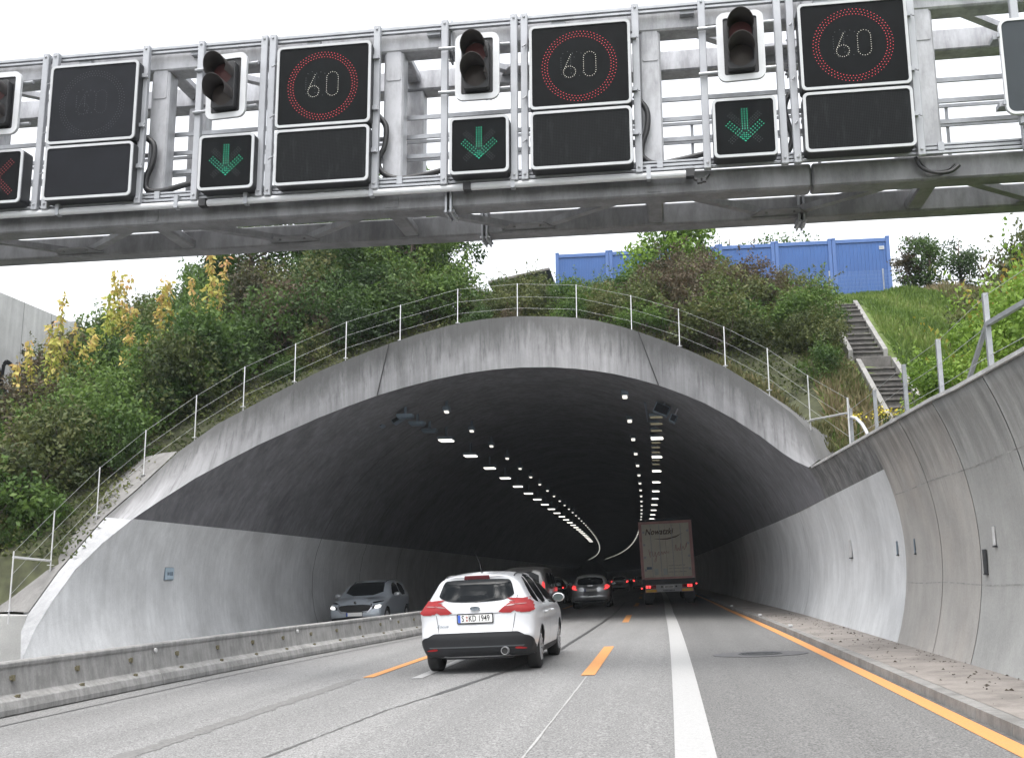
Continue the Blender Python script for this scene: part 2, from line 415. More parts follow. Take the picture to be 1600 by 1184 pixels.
# tunnel lining: three-centred arch, tilted with the bank
_ang = atan2(2.56, 4.13); _a0 = math.asin((-1.15-1.4)/4.3)
_LS = 4.3*(_ang-_a0); _LT = 9.16*(pi-2*_ang); LTOT = 2*_LS+_LT
def prof(s):
    """arc length from the right-hand foot over the crown to the left-hand foot -> (x, z)"""
    mirror = False
    if s > LTOT/2: s = LTOT-s; mirror = True
    if s < _LS:
        a = _a0 + s/4.3; x, z = 4.13+4.3*cos(a), 1.4+4.3*sin(a)
    else:
        a = _ang + (s-_LS)/9.16; x, z = 9.16*cos(a), -1.16+9.16*sin(a)
    if mirror: x = -x
    return XC+x, z + .03*x
_S = np.linspace(0, LTOT, 1200); _P = np.array([prof(s) for s in _S])
def s_near(x, z, lo=0, hi=LTOT):
    d = (_P[:,0]-x)**2 + (_P[:,1]-z)**2; d = np.where((_S < lo) | (_S > hi), 1e9, d); return float(_S[int(np.argmin(d))])
def lining_hit(px, py):
    d = ray(px, py)
    def outside(t):
        p = EYEP + d*t; x, z = p.x-XC, p.z-.03*(p.x-XC); x = abs(x)
        return hypot(x, z+1.16)-9.16 if atan2(z+1.16, x) > _ang else hypot(x-4.13, z-1.4)-4.3
    t = 3.0; pv = outside(t)
    while t < 300:
        t += .05; v = outside(t)
        if pv < 0 <= v:
            a, b = t-.05, t
            for _ in range(25):
                mm = (a+b)/2
                if outside(mm) < 0: a = mm
                else: b = mm
            return EYEP + d*a
        pv = v
# mouth of the tunnel: inner edge / front outer edge of the concrete collar
MOUTH = [((35,1030),(32,1030)),((38,985),(33,986)),((62,940),(45,958)),((118,889),(92,893)),((160,848),(130,848)),((208,812),(165,808)),
 ((250,780),(216,764)),((300,748),(278,706)),((350,721),(340,662)),((405,696),(397,632)),((452,675),(452,603)),((500,654),(508,576)),((545,636),(555,557)),
 ((590,618),(608,537)),((635,606),(650,523)),((681,594),(703,508)),((728,585),(753,499)),((775,580),(806,494)),((815,576),(828,494)),((860,575),(865,494.5)),((900,577),(902,496.5)),((930,581),(927,500)),
 ((960,585),(950,505)),((995,594),(974,511)),((1029,603),(997,518)),((1065,617),(1040,533)),((1100,634),(1083,550)),((1145,657),(1136,575)),((1188,681),(1184,606)),((1230,707),(1238,646)),((1252,722),(1262,671)),((1264,730),(1280,718))]
INN = [lining_hit(*a) for a, b in MOUTH]
_yy = [p.y for p in INN]
for _ in range(6): _yy = [_yy[0]] + [(_yy[i-1]+2*_yy[i]+_yy[i+1])/4 for i in range(1, len(_yy)-1)] + [_yy[-1]]
for p, y_ in zip(INN, _yy): p.y = y_
OUTR = [atY(b[0], b[1], p.y + .02) for (a, b), p in zip(MOUTH, INN)]
_sv = [s_near(p.x, p.z) for p in INN]
def ymouth(s):
    """where the lining starts, by arc length"""
    return float(np.interp(s, _sv[::-1], [p.y for p in INN][::-1]))

def H(x, y):
    """height of the embankment"""
    base = (y-19.0)/1.74 + min(.55, max(0, (y-22)/12*.55))
    if x < -15: base -= .36*min(12, -15-x)
    cap = min(12.48, 11.6 + (y-40)*.23)
    z = min(base, cap)
    k = base-cap
    if abs(k) < .8: z -= (.8-abs(k))**2*.3
    if x < -12.9 and y < 21.95: return -.62 + .03*sin(x*1.3)
    lo = -.55 if x < XC else 3.30 + max(0, min(2.6, (x-7.8)*.42))
    z = max(z, lo)
    z += .10*sin(x*1.3+y*.7) + .07*sin(x*2.9-y*1.9)
    return z

def grid(name, xs, yfun, ny, zfun, mat, kind='structure', flip=False):
    mb = MB(); n = 0
    for x in xs:
        ys = yfun(x)
        for y in ys: mb.v.append((x, y, zfun(x, y)))
    for i in range(len(xs)-1):
        for j in range(ny-1):
            a = i*ny+j; mb.f.append((a, a+ny, a+ny+1, a+1)); mb.mi.append(0)
    o = mb.build(name, mat, smooth=True); tag(o, kind=kind); return o

# ------------------------------------------------------------------ road, markings, walkway
def strip(name, x0, x1, ys, mat, dz=0.0, drift=lx, label=None, jit=0, kind='structure', thick=0):
    mb = MB(); n = len(ys)
    for i, y in enumerate(ys):
        a = x0(y) if callable(x0) else x0; b = x1(y) if callable(x1) else x1
        a += drift(y)+random.uniform(-jit, jit); b += drift(y)+random.uniform(-jit, jit)
        mb.v += [(a, y, zroad(a)+dz), (b, y, zroad(b)+dz)]
        if i: k = 2*i; mb.f.append((k-2, k-1, k+1, k)); mb.mi.append(0)
    o = mb.build(name, mat); tag(o, label=label, kind=kind); return o
YS = list(np.arange(-14, 60, 2.0)) + list(np.arange(60, 460, 8.0))
nodrift = lambda y: 0.0
ground = MB()
R_ = 750
ground.add([(-R_,-R_,-1.6),(R_,-R_,-1.6),(R_,R_,-1.6),(-R_,R_,-1.6)], [(0,1,2,3)])
tag(ground.build('ground', M['soil']), kind='structure')
strip('road', -20, lambda y: 2.56, YS, M['asphalt'], 0.0, lambda y: (lx(y) if y > 0 else 0))
strip('lane_surface', .14, 2.555, [y for y in YS if y < 300], M['asphalt_dark'], .0035, lambda y: lx(y)*.9)
orng = lambda a: strip('edge_marking', 2.36, 2.56-.03, a, M['orange_line'], .008)
orng([y for y in YS if y < 300])
strip('solid_marking', -.02, .29, [y for y in YS if y < 200], M['white_line'], .008, lambda y: lx(y)*.72)
def dash(name, xa, wd, y0, y1, mat, dz=.008, drift=lx):
    ys = list(np.linspace(y0, y1, 5)); return strip(name, xa-wd/2, xa+wd/2, ys, mat, dz, drift)
for k in range(7):
    dash('lane_dash', -1.19, .20, 15.45+17.6*k, 21.7+17.6*k, M['orange_line'])
    dash('lane_dash', -4.68, .17, 16.3+17.6*k, 22.3+17.6*k, M['orange_line'])
    dash('lane_dash', -3.80, .17, 15.85+17.6*k, 21.9+17.6*k, M['white_dash'])
# tar-sealed joint, worn strip of a removed marking, shoulder seam
jx = lambda y: float(np.interp(y, [4, 11.9, 13.8, 17, 21.2, 40, 90], [-3.75, -3.22, -2.92, -2.5, -2.15, -1.80, -2.2]))
ysj = list(np.arange(4, 13, .12)) + list(np.arange(13, 60, .25))
strip('tar_joint', lambda y: jx(y)-(.012 if y < 13.4 else .035)*(1+.8*random.random()), lambda y: jx(y)+(.012 if y < 13.4 else .035)*(1+.8*random.random()), [y for y in ysj if y > 12.6], M['tar'], .004)
strip('road_crack', lambda y: jx(y)-.009*(1+1.6*random.random()), lambda y: jx(y)+.009*(1+1.6*random.random()), [y for y in ysj if y < 12.8], M['crack'], .004, jit=.012)
strip('tar_joint', -7.30, -7.24, list(np.arange(2, 60, .5)), M['tar'], .004, lambda y: float(np.interp(y, [0, 17, 23, 30, 60], [-.45, -.35, 0, .5, .3])), jit=.012)
strip('worn_strip', lambda y: -4.92, lambda y: -4.70, list(np.arange(4, 16.2, .12)), M['worn_strip'], .004, lx, jit=.05)
strip('worn_strip', -1.205, -1.185, list(np.arange(6, 15.3, .3)), M['scrape'], .005, lx, jit=.006)
strip('gutter', 2.50, 2.585, [y for y in np.arange(-10, 120, .5)], M['gutter'], .0065, lx, jit=.012)
# kerb and raised walkway on the right
kx = 2.58
mb = MB(); yk = list(np.arange(-12, 60, 1.0)) + list(np.arange(60, 300, 6.0))
for i in range(len(yk)-1):
    y0, y1 = yk[i]+.006, yk[i+1]-.006
    a0, a1 = kx+lx(y0), kx+lx(y1)
    zz = .10
    mb.add([(a0,y0,zroad(a0)-.2),(a0+.15,y0,zroad(a0)-.2),(a1+.15,y1,zroad(a1)-.2),(a1,y1,zroad(a1)-.2),
            (a0+.02,y0,zroad(a0)+zz),(a0+.15,y0,zroad(a0)+zz+.01),(a1+.15,y1,zroad(a1)+zz+.01),(a1+.02,y1,zroad(a1)+zz)],
           [(0,3,2,1),(4,5,6,7),(0,1,5,4),(1,2,6,5),(2,3,7,6),(3,0,4,7)])
tag(mb.build('kerb', M['kerb']), kind='structure')
strip('walkway', kx+.153, lambda y: 4.3-lx(y), YS, M['walkway'], .105)
# leaf litter and grit along the walkway
mb = MB()
for _ in range(420):
    y = random.uniform(6, 32); x = 3.72 + lx(y) - abs(random.gauss(0, .35)) if random.random() < .65 else random.uniform(kx+.2, 3.6)+lx(y)
    if x < kx+.18+lx(y): continue
    r = random.uniform(.006, .018) if random.random() < .93 else random.uniform(.02,.035); z = zroad(x)+.106; a = random.random()*6
    mb.add([(x+r*cos(a+k*2.1)*random.uniform(.7,1.4), y+r*sin(a+k*2.1)*1.5, z) for k in range(3)]+[(x, y, z+r*.7)], [(0,1,3),(1,2,3),(2,0,3),(0,2,1)])
tag(mb.build('leaf_litter', simple('litter', (.045,.035,.025), .95, 0, .4, 30)), label='dark grit and leaf litter scattered on the walkway', kind='stuff')
# drain cover in the right lane
t = empty('drain_cover', (1.38, 18.3, zroad(1.38)+.006), (0, -math.atan(BANK), 0), 'round iron drain cover in an oval patch on the right lane', 'drain cover')
mb = MB(); mb.prism([(cos(2*pi*k/40)*.78, sin(2*pi*k/40)*.62) for k in range(40)], .002, .006, 'z'); mb.build('patch', simple('drain_patch', (.10,.10,.104), .9, 0, .2, 12), t)
mb = MB()
for r0, r1 in ((.36,.33),(.30,.24),(.21,.15),(.12,.0)):
    mb.lathe([(.006, r0),(.012, r0-.005),(.012, r1+.005),(.006, r1)], 32, 'z')
mb.build('iron_lid', M['black_iron'], t)

# ------------------------------------------------------------------ embankment terrain
xsL = list(np.arange(-70, -26, 4.0)) + list(np.arange(-26, -13.4, .6)) + [-13.35]
tag(grid('embankment', xsL, lambda x: list(np.linspace(-30, 18, 14))+list(np.linspace(19, 70, 52)), 66, H, M['soil']), kind='structure')
_ob = sorted([(p.x, p.y+.75) for p in OUTR[3:]], key=lambda q: q[0])
def yback(x): return float(np.interp(x, [q[0] for q in _ob], [q[1] for q in _ob]))
xsC = [-13.35] + list(np.arange(-13.1, 3.9, .4)) + [4.05]
tag(grid('embankment', xsC, lambda x: list(np.linspace(yback(x), 70, 60)), 60, H, M['soil']), kind='structure')
xsR = [4.05, 4.3] + list(np.arange(4.6, 16, .5)) + list(np.arange(16, 70, 4.0))
tag(grid('grass_bank', xsR, lambda x: list(np.linspace(-30, 12, 14))+list(np.linspace(13, 70, 64)), 78, H, M['grass_ground']), kind='structure')
tag(grid('plateau', list(np.arange(-70, 70.1, 7)), lambda x: list(np.linspace(69.9, 700, 30)), 30, lambda x, y: 12.45+(y-60)*.004, M['grass_ground']), kind='structure')

# ------------------------------------------------------------------ tunnel
tun = empty('tunnel', (XC, 33, 0), label='road tunnel with a wide arched concrete mouth under the planted bank', cat='tunnel')
def P_in(o): o.parent = tun; o.matrix_parent_inverse = Matrix.Translation((-XC, -33, 0)); return o
S_PR, S_PL = s_near(3.6, 3.11, 0, 10), s_near(-12.6, 2.68, 18, LTOT)
YT = [y for y in np.arange(34, 60, 3)] + list(np.arange(60, 460, 8.0))
def tube(name, s_list, ystart, mat, ins=0.0):
    mb = MB(); n = len(s_list); 
    cols = []
    for s in s_list:
        y0 = ystart(s); ys = [y0 + (34-y0)*k/6 for k in range(6)] + YT; x, z = prof(s)
        nx, nz = (x-XC), (z-1.4); l_ = hypot(nx, nz); x -= ins*nx/l_; z -= ins*nz/l_
        cols.append([(x+tshift(y), y, z) for y in ys])
    ny = len(cols[0]); mb.v = [v for c in cols for v in c]
    for i in range(n-1):
        for j in range(ny-1):
            a = i*ny+j; mb.f.append((a, a+ny, a+ny+1, a+1)); mb.mi.append(0)
    me_o = mb.build(name, mat, smooth=True, fix=False); return P_in(me_o)
s_tip = _sv[-1]
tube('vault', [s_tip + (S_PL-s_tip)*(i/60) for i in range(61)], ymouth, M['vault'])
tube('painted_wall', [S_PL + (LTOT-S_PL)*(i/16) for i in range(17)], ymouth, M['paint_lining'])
Y_RW = 18.4
tube('painted_wall', [S_PR*i/16 for i in range(17)], lambda s: Y_RW, M['paint_lining'])
# strip of bare wall between the paint and the top of the right wall, up to the collar's tip
def ztop(y): return 3.10 + .029*y
s_rt = lambda y: s_near(3.3, ztop(y), 0, 9)
mb = MB(); ysr = list(np.linspace(Y_RW, INN[-1].y, 10))
for y in ysr:
    for k in range(5):
        x, z = prof(S_PR + (s_rt(y)-S_PR)*k/4); mb.v.append((x, y, z))
for i in range(len(ysr)-1):
    for k in range(4):
        a = i*5+k; mb.f.append((a, a+5, a+6, a+1)); mb.mi.append(0)
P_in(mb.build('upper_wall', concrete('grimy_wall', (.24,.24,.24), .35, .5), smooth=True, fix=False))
y0 = INN[-1].y; mb = MB(); ysr = [y0] + YT
for y in ysr:
    for k in range(5):
        x, z = prof(S_PR + (s_tip-S_PR)*k/4); mb.v.append((x+tshift(y), y, z))
for i in range(len(ysr)-1):
    for k in range(4):
        a = i*5+k; mb.f.append((a, a+5, a+6, a+1)); mb.mi.append(0)
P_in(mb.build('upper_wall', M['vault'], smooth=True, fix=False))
# added cap, out of view past the bend, keeps sky light out
mb = MB(); mb.box((XC+tshift(458)-12, 452, -3), (XC+tshift(458)+12, 453, 12)); P_in(mb.build('light_cap', M['vault']))
# ring joints of the lining
def rib(y, s0, s1, mat, wid=.03, ins=.004, name='joint', n=40):
    mb = MB()
    for i in range(n+1):
        s = s0+(s1-s0)*i/n; x, z = prof(s)
        if ymouth(s) > y-.1 and s > s_tip:
            if mb.v: break
            continue
        nx, nz = x-XC, z-1.4; l_ = hypot(nx, nz); x -= ins*nx/l_; z -= ins*nz/l_
        mb.v += [(x+tshift(y), y-wid/2, z), (x+tshift(y), y+wid/2, z)]
        if len(mb.v) > 2: k = len(mb.v)-2; mb.f.append((k-2, k-1, k+1, k)); mb.mi.append(0)
    return mb.build(name, mat, fix=False)
for y in (30.9, 37.5, 44, 50.5, 57):
    P_in(rib(y, .3, LTOT-.3, simple('joint_grey', (.16,.16,.16), .9) if y < 31 else M['joint'], .035))
# ---- collar around the mouth: front face, top; painted at the left foot
def collar(rng_, mat, name, u0=0.0):
    pts_i = [INN[k] for k in rng_]; pts_o = [OUTR[k] for k in rng_]
    mb = MB(); uv = []; u = u0; NV = 8
    for q, k in enumerate(rng_):
        I, O = INN[k], OUTR[k]
        f = k/(len(INN)-1)
        side = (1-min(1, f/.35)) ; sr = max(0, (f-.80)/.20)
        back = O + Vector((-.85*side + .95*sr, .55+.55*(1-side), -.05*side - .12*sr))
        if k < 3: back = O + Vector((-.30*(k == 2)-.02, .30, 0))
        deep = back + Vector((-.15*side+.1*sr, .3, -.9))
        if q: u += (((INN[rng_[q-1]]-I).length)+((OUTR[rng_[q-1]]-O).length))/2
        row = [I.lerp(O, j/NV) for j in range(NV+1)] + [O.copy(), O.lerp(back, .5), back, deep]
        for j, p in enumerate(row): mb.v.append(tuple(p)); uv.append((p.x + .15*p.y, j/NV if j <= NV else 1+(j-NV)*.25))
    nr = NV+5
    SK = NV
    for i in range(len(rng_)-1):
        for j in range(nr-1):
            if j == SK: continue
            a = i*nr+j; mb.f.append((a, a+nr, a+nr+1, a+1)); mb.mi.append(0)
    o = mb.build(name, mat, fix=False)
    ul = o.data.uv_layers.new(name='UVMap')
    for lp in o.data.loops: ul.data[lp.index].uv = uv[lp.vertex_index]
    for p in o.data.polygons: p.use_smooth = True
    return P_in(o)
collar(list(range(5, len(MOUTH))), M['concrete_portal'], 'portal_collar')
foot = collar(list(range(0, 6)), M['dimmed_lining_paint'], 'painted_foot')
# grey sloping apron on top of the left foot
mb = MB()
for k in range(2, 8):
    O = OUTR[k]; sd_ = max(0, 1-(k-1)/8)
    mb.v += [tuple(O + Vector((-.03, .02, .02))), tuple(O + Vector((-.6, .35, .03))), tuple(O + Vector((-1.25-.7*sd_, .85, -.02)))]
for i in range(5):
    for j in range(2): a = i*3+j; mb.f.append((a, a+3, a+4, a+1)); mb.mi.append(0)
P_in(mb.build('apron', concrete('apron', (.20,.195,.19), .3, .1), fix=False))
# dark joints across the collar
for (a, b) in (((590,618),(608,537)),((1029,603),(997,518))):
    k = MOUTH.index((a, b)); pa, pb = INN[k], OUTR[k]; mb = MB()
    mb.bar(pa+Vector((0,-.012,0)), pb+Vector((0,-.012,0)), .035, .02, up=(0,1,0)); P_in(mb.build('joint', M['joint']))
# low wing wall beside the foot
mb = MB(); fz = OUTR[2]; mb.box((-22, fz.y+.02, -1.2), (fz.x-.02, fz.y+1.0, fz.z-.03)); P_in(mb.build('wing_wall', M['wall_right'], bevel=.02))

# ------------------------------------------------------------------ right retaining wall, cast in panels
rw = empty('retaining_wall', (3.8, 8, 0), label='long curved grey concrete retaining wall beside the right walkway', cat='wall')
def P_rw(o): o.parent = rw; o.matrix_parent_inverse = Matrix.Translation((-3.8, -8, 0)); return o
yj = [18.4, 16.0, 14.05, 11.9, 9.7, 7.5, 5.2, 2.8, .4, -2.2, -5, -8]
for i in range(len(yj)-1):
    ya, yb = yj[i]-(.012 if i else .0), yj[i+1]+.012
    mb = MB(); ys_ = list(np.linspace(ya, yb, 5)); ns = 22
    for y in ys_:
        smax = s_rt(max(y, 4))
        for k in range(ns+1):
            x, z = prof(.4+(smax-.4)*k/ns); mb.v.append((x, y, z))
        mb.v += [(x+.35, y, z+.0), (x+.9, y, -1)]
    nr = ns+3
    for a_ in range(4):
        for k in range(nr-1):
            a = a_*nr+k; mb.f.append((a, a+1, a+nr+1, a+nr)); mb.mi.append(0)
    o = P_rw(mb.build('wall_panel', M['wall_warm'] if i in (0, 1) else M['wall_right'], smooth=True, fix=False))
    mb = MB(); 
    for k in range(ns+1):
        x, z = prof(.4+(smax-.4)*k/ns); mb.v += [(x+.03, yb-.03, z), (x+.03, yb+.03, z)]
        if k: q = 2*k; mb.f.append((q-2, q-1, q+1, q)); mb.mi.append(0)
    P_rw(mb.build('joint', M['joint'], fix=False))
mb = MB(); ysr = list(np.linspace(-8, 24.9, 34))
for y in ysr:
    x, z = prof(s_rt(max(y, 4))); mb.v += [(x-.03, y, z-.01), (x-.03, y, z+.035), (x+.22, y, z+.05), (x+.22, y, z-.01)]
for i in range(len(ysr)-1):
    for k in range(4):
        a = i*4+k; b = i*4+(k+1) % 4; mb.f.append((a, b, b+4, a+4)); mb.mi.append(0)
P_rw(mb.build('coping', M['coping'], fix=True))
# dark run-off stains hanging from the top of the wall (dirt with its own outline)
for nm in ('wall_right', 'wall_warm'):
    mat = M[nm]; base = mat.node_tree.nodes['Principled BSDF']
    src = base.inputs['Base Color'].links[0].from_socket; nt_ = mat.node_tree
    tc = nt_.nodes.new('ShaderNodeTexCoord'); mp = nt_.nodes.new('ShaderNodeMapping'); mp.inputs['Scale'].default_value = (1, 2.2, .22); nt_.links.new(tc.outputs['Object'], mp.inputs[0])
    n1 = nt_.nodes.new('ShaderNodeTexNoise'); n1.inputs['Scale'].default_value = 1.4; n1.inputs['Detail'].default_value = 6; n1.inputs['Roughness'].default_value = .72; nt_.links.new(mp.outputs[0], n1.inputs['Vector'])
    sp = nt_.nodes.new('ShaderNodeSeparateXYZ'); nt_.links.new(tc.outputs['Object'], sp.inputs[0])
    a1 = nt_.nodes.new('ShaderNodeMath'); a1.operation = 'MULTIPLY_ADD'; a1.inputs[1].default_value = .26; a1.inputs[2].default_value = -.665; nt_.links.new(sp.outputs[2], a1.inputs[0])
    a2 = nt_.nodes.new('ShaderNodeMath'); a2.operation = 'ADD'; nt_.links.new(a1.outputs[0], a2.inputs[0]); nt_.links.new(n1.outputs['Fac'], a2.inputs[1])
    rp = nt_.nodes.new('ShaderNodeValToRGB'); rp.color_ramp.elements[0].position = .52; rp.color_ramp.elements[0].color = (0,0,0,1); rp.color_ramp.elements[1].position = .80; rp.color_ramp.elements[1].color = (.65,.65,.65,1); nt_.links.new(a2.outputs[0], rp.inputs[0])
    mx = nt_.nodes.new('ShaderNodeMix'); mx.data_type = 'RGBA'; nt_.links.new(rp.outputs[0], mx.inputs[0]); nt_.links.new(src, mx.inputs[6]); mx.inputs[7].default_value = (.10,.10,.098,1)
    nt_.links.new(mx.outputs[2], base.inputs['Base Color'])
for sA in (1.9, 3.35):      # day joints of the casting, along the wall
    mb = MB(); yp = list(np.linspace(-7.5, 18.3, 40))
    for i, y in enumerate(yp):
        for ds in (-.008, .008):
            x, z = prof(sA+.4+ds+.012*sin(y*1.7)); mb.v.append((x-.004, y, z))
        if i: q = 2*i; mb.f.append((q-2, q-1, q+1, q)); mb.mi.append(0)
    P_rw(mb.build('pour_line', M['pour'], fix=False))
# small plates fixed to the right wall
def wallplate(px, pyt, pyb, out_, wid, mat, label, cat='plate', dark=None):
    pt, pb = lining_hit(px, pyt), lining_hit(px, pyb); c = (pt+pb)/2; h = (pt-pb).length
    t_ = empty('wall_plate', c, label=label, cat=cat)
    mb = MB(); mb.box((-out_, -wid/2, -h/2), (-.005, wid/2, h/2)); mb.build('plate_face', mat, t_, bevel=.006)
    mb = MB(); mb.box((-out_-.006, -wid/2-.012, -h/2-.02), (.02, wid/2+.004, -h/2)); mb.box((-.012, -.02, -h*.3), (.08, .02, h*.3)); mb.build('bracket', dark or M['black_iron'], t_)
wallplate(1330, 846, 868, .03, .26, M['white_plate'], 'pale plate farthest into the tunnel on the right painted wall')
wallplate(1403, 846, 865, .022, .08, M['sign_dark'], 'narrow dark plate at the front edge of the painted right wall')
wallplate(1430, 842, 863, .018, .06, M['sign_dark'], 'small dark plate on the bare wall just in front of the paint')
wallplate(1555, 823, 851, .025, .07, M['white_plate'], 'pale plate nearest the camera on the right retaining wall')
wallplate(1542, 858, 895, .035, .10, M['black_iron'], 'tall black box mounted low on the right retaining wall', 'box')
p_ = lining_hit(263, 896); t_ = empty('wall_plate', p_, (0, 0, radians(90)), 'small pale blue number plate on the left painted wall', 'plate')
mb = MB(); mb.box((-.22, -.05, -.15), (.22, -.02, .15)); mb.build('plate_face', M['sign_blue'], t_, bevel=.005)
mb = MB(); mb.box((-.235, -.02, -.165), (.235, .03, .165)); mb.build('plate_frame', M['sign_dark'], t_)
mb = MB(); mb.box((-.15,-.054,-.04),(-.03,-.0505,.04)); mb.box((.0,-.054,-.05),(.06,-.0505,.05)); mb.box((.08,-.054,-.05),(.15,-.0505,.05)); mb.build('markings', M['sign_dark'], t_)

# ------------------------------------------------------------------ concrete barrier units
bx_y = [-6, 0, 12, 16, 23, 30, 37, 45, 60, 90]; bx_x = [-8.32, -8.32, -8.25, -8.15, -7.8, -7.15, -6.95, -7.0, -7.3, -8.1]
def bpos(y): x = float(np.interp(y, bx_y, bx_x)); return Vector((x-.26, y, zroad(x)))
sec = [(-.29,0),(.29,0),(.29,.07),(.255,.17),(.14,.235),(.085,.55),(.10,.57),(.10,.62),(.07,.64),(-.07,.64),(-.10,.62),(-.10,.57),(-.085,.55),(-.14,.235),(-.255,.17),(-.29,.07)]
def make_barrier(L):
    t_ = empty('concrete_barrier', (0,0,0), label='grey concrete barrier block', cat='barrier', group='concrete barrier blocks between the carriageways')
    mb = MB(); mb.prism(sec, .012, L-.012, 'y'); mb.build('barrier_body', M['barrier'], t_, bevel=.008)
    for k in range(4):
        yb = L*(k+.5)/4
        for (xx, zz) in ((.122, .44), (.205, .20)):
            mb = MB(); mb.box((xx-.03, yb-.035, zz-.03), (xx+.010, yb+.02, zz+.02)); mb.box((xx-.03, yb+.0, zz-.045), (xx+.016, yb+.04, zz+.03)); mb.build('bracket', M['rust'], t_)
    mb = MB(); mb.tube([(.10, .05, .53), (.13, .05, .53)], .035, 10); mb.build('reflector', M['white_plate'], t_)
    return t_
LB = 5.75; proto = make_barrier(LB)
yb_ = 16.25-LB*4
names_b = ['', '', '', 'concrete barrier block nearest the camera at the left picture edge', 'second nearest concrete barrier block, below the painted wall end',
  'third nearest concrete barrier block, in front of the silver oncoming car', 'fourth nearest concrete barrier block, reaching behind the white estate car']
for k in range(13):
    a, b = bpos(yb_+k*LB), bpos(yb_+(k+1)*LB); d = b-a
    o = proto if k == 0 else copy_tree(proto)
    o.location = a; o.rotation_euler = (math.asin(d.z/d.length), -math.atan(BANK), atan2(-d.x, d.y))
    o.scale = (1, d.length/LB, 1)
    o['label'] = names_b[k] if k < len(names_b) and names_b[k] else 'concrete barrier block farther in the dark tunnel behind the white estate car'

# ------------------------------------------------------------------ sign gantry
gan = empty('sign_gantry', (-4, 14.8, 0), label='light grey steel box-frame sign gantry spanning the whole carriageway', cat='gantry')
def G(o): o.parent = gan; o.matrix_parent_inverse = Matrix.Translation((4, -14.8, 0)); return o
GX0, GX1 = -15.6, 8.6
ZB0, ZB1, ZT0, ZT1 = 6.56, 6.90, 9.05, 9.40
VX = [-15.0, -11.28, -7.59, -3.88, -.09, 3.645, 7.4]
def beam(x0, x1, y0, y1, z0, z1, name='chord'):
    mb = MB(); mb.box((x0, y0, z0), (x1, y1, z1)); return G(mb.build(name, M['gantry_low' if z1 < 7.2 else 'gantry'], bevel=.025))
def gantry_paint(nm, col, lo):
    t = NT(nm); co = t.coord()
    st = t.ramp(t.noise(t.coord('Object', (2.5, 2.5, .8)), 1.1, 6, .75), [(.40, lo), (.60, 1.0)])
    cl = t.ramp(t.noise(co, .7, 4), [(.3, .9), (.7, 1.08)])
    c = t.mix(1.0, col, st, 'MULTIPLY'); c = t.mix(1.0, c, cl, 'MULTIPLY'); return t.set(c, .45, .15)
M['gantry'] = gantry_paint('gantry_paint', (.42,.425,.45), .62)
M['gantry_low'] = gantry_paint('gantry_paint_shade_grime', (.185,.187,.195), .62)  # shade under the gantry is put into this darker colour; streaks are dirt
for (y0, y1) in ((14.0, 14.34), (15.26, 15.6)):
    for (z0, z1) in ((ZB0, ZB1), (ZT0, ZT1)):
        for (a, b) in ((GX0, -3.02 if y0 < 15 else -2.72), (-3.02 if y0 < 15 else -2.72, 2.05), (2.05, GX1)):
            beam(a+.006, b-.006, y0, y1, z0, z1)
    for x in VX: beam(x-.15, x+.15, y0+.03, y1-.03, ZB1-.01, ZT0+.01, 'vertical')
# inspection lids
for x in VX:
    for (z0, z1) in ((ZB0+.05, ZB1-.06), (8.60, 9.12)):
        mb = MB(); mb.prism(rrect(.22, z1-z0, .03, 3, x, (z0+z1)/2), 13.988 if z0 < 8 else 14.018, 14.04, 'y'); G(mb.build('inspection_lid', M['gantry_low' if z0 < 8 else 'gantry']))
# bolted splices
for (x, ya, yb) in ((-3.02, 13.985, 14.36), (-2.72, 15.245, 15.62), (2.05, 15.245, 15.62)):
    for (z0, z1) in ((ZB0, ZB1), (ZT0, ZT1)):
        mb = MB()
        for sx in (-.035, .035): mb.box((x+sx-.014, ya-.05, z0-.09), (x+sx+.014, yb+.02, z1+.05))
        for k in range(4):
            for zz in (z0-.05, z1+.02): mb.tube([(x-.08, ya+.03+k*.1, zz), (x+.08, ya+.03+k*.1, zz)], .018, 6)
        G(mb.build('splice', M['galvanised']))
# bracing between the two frames, low and high
for z, w_ in ((ZB0+.10, .12), (ZT1-.16, .12)):
    for i in range(len(VX)-1):
        xm = (VX[i]+VX[i+1])/2 - .05
        for xe in (VX[i]+.45, VX[i+1]-.45):
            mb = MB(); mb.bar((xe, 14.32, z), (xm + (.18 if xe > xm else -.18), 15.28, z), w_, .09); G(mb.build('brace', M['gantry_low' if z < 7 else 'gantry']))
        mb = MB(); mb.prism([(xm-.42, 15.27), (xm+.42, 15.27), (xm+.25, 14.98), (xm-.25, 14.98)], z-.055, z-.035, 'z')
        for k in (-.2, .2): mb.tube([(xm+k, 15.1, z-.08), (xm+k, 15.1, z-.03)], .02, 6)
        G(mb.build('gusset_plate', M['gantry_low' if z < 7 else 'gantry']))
    for x in VX: beam(x-.12, x+.12, 14.34, 15.26, z-.07, z+.07, 'cross_beam')
# catwalk hand rails
for (y, zs, h) in ((14.42, (8.17, 7.86, 7.55), .032), (15.18, (8.12, 7.82), .024)):
    for z in zs:
        mb = MB(); mb.box((GX0, y-h/2, z-h), (GX1, y+h/2, z+h), 0); G(mb.build('hand_rail', M['galvanised']))
for x in np.arange(-14.3, 8, 1.85):
    mb = MB(); mb.box((x-.022, 15.195, ZB1), (x+.022, 15.215, 8.14)); G(mb.build('rail_post', M['galvanised']))
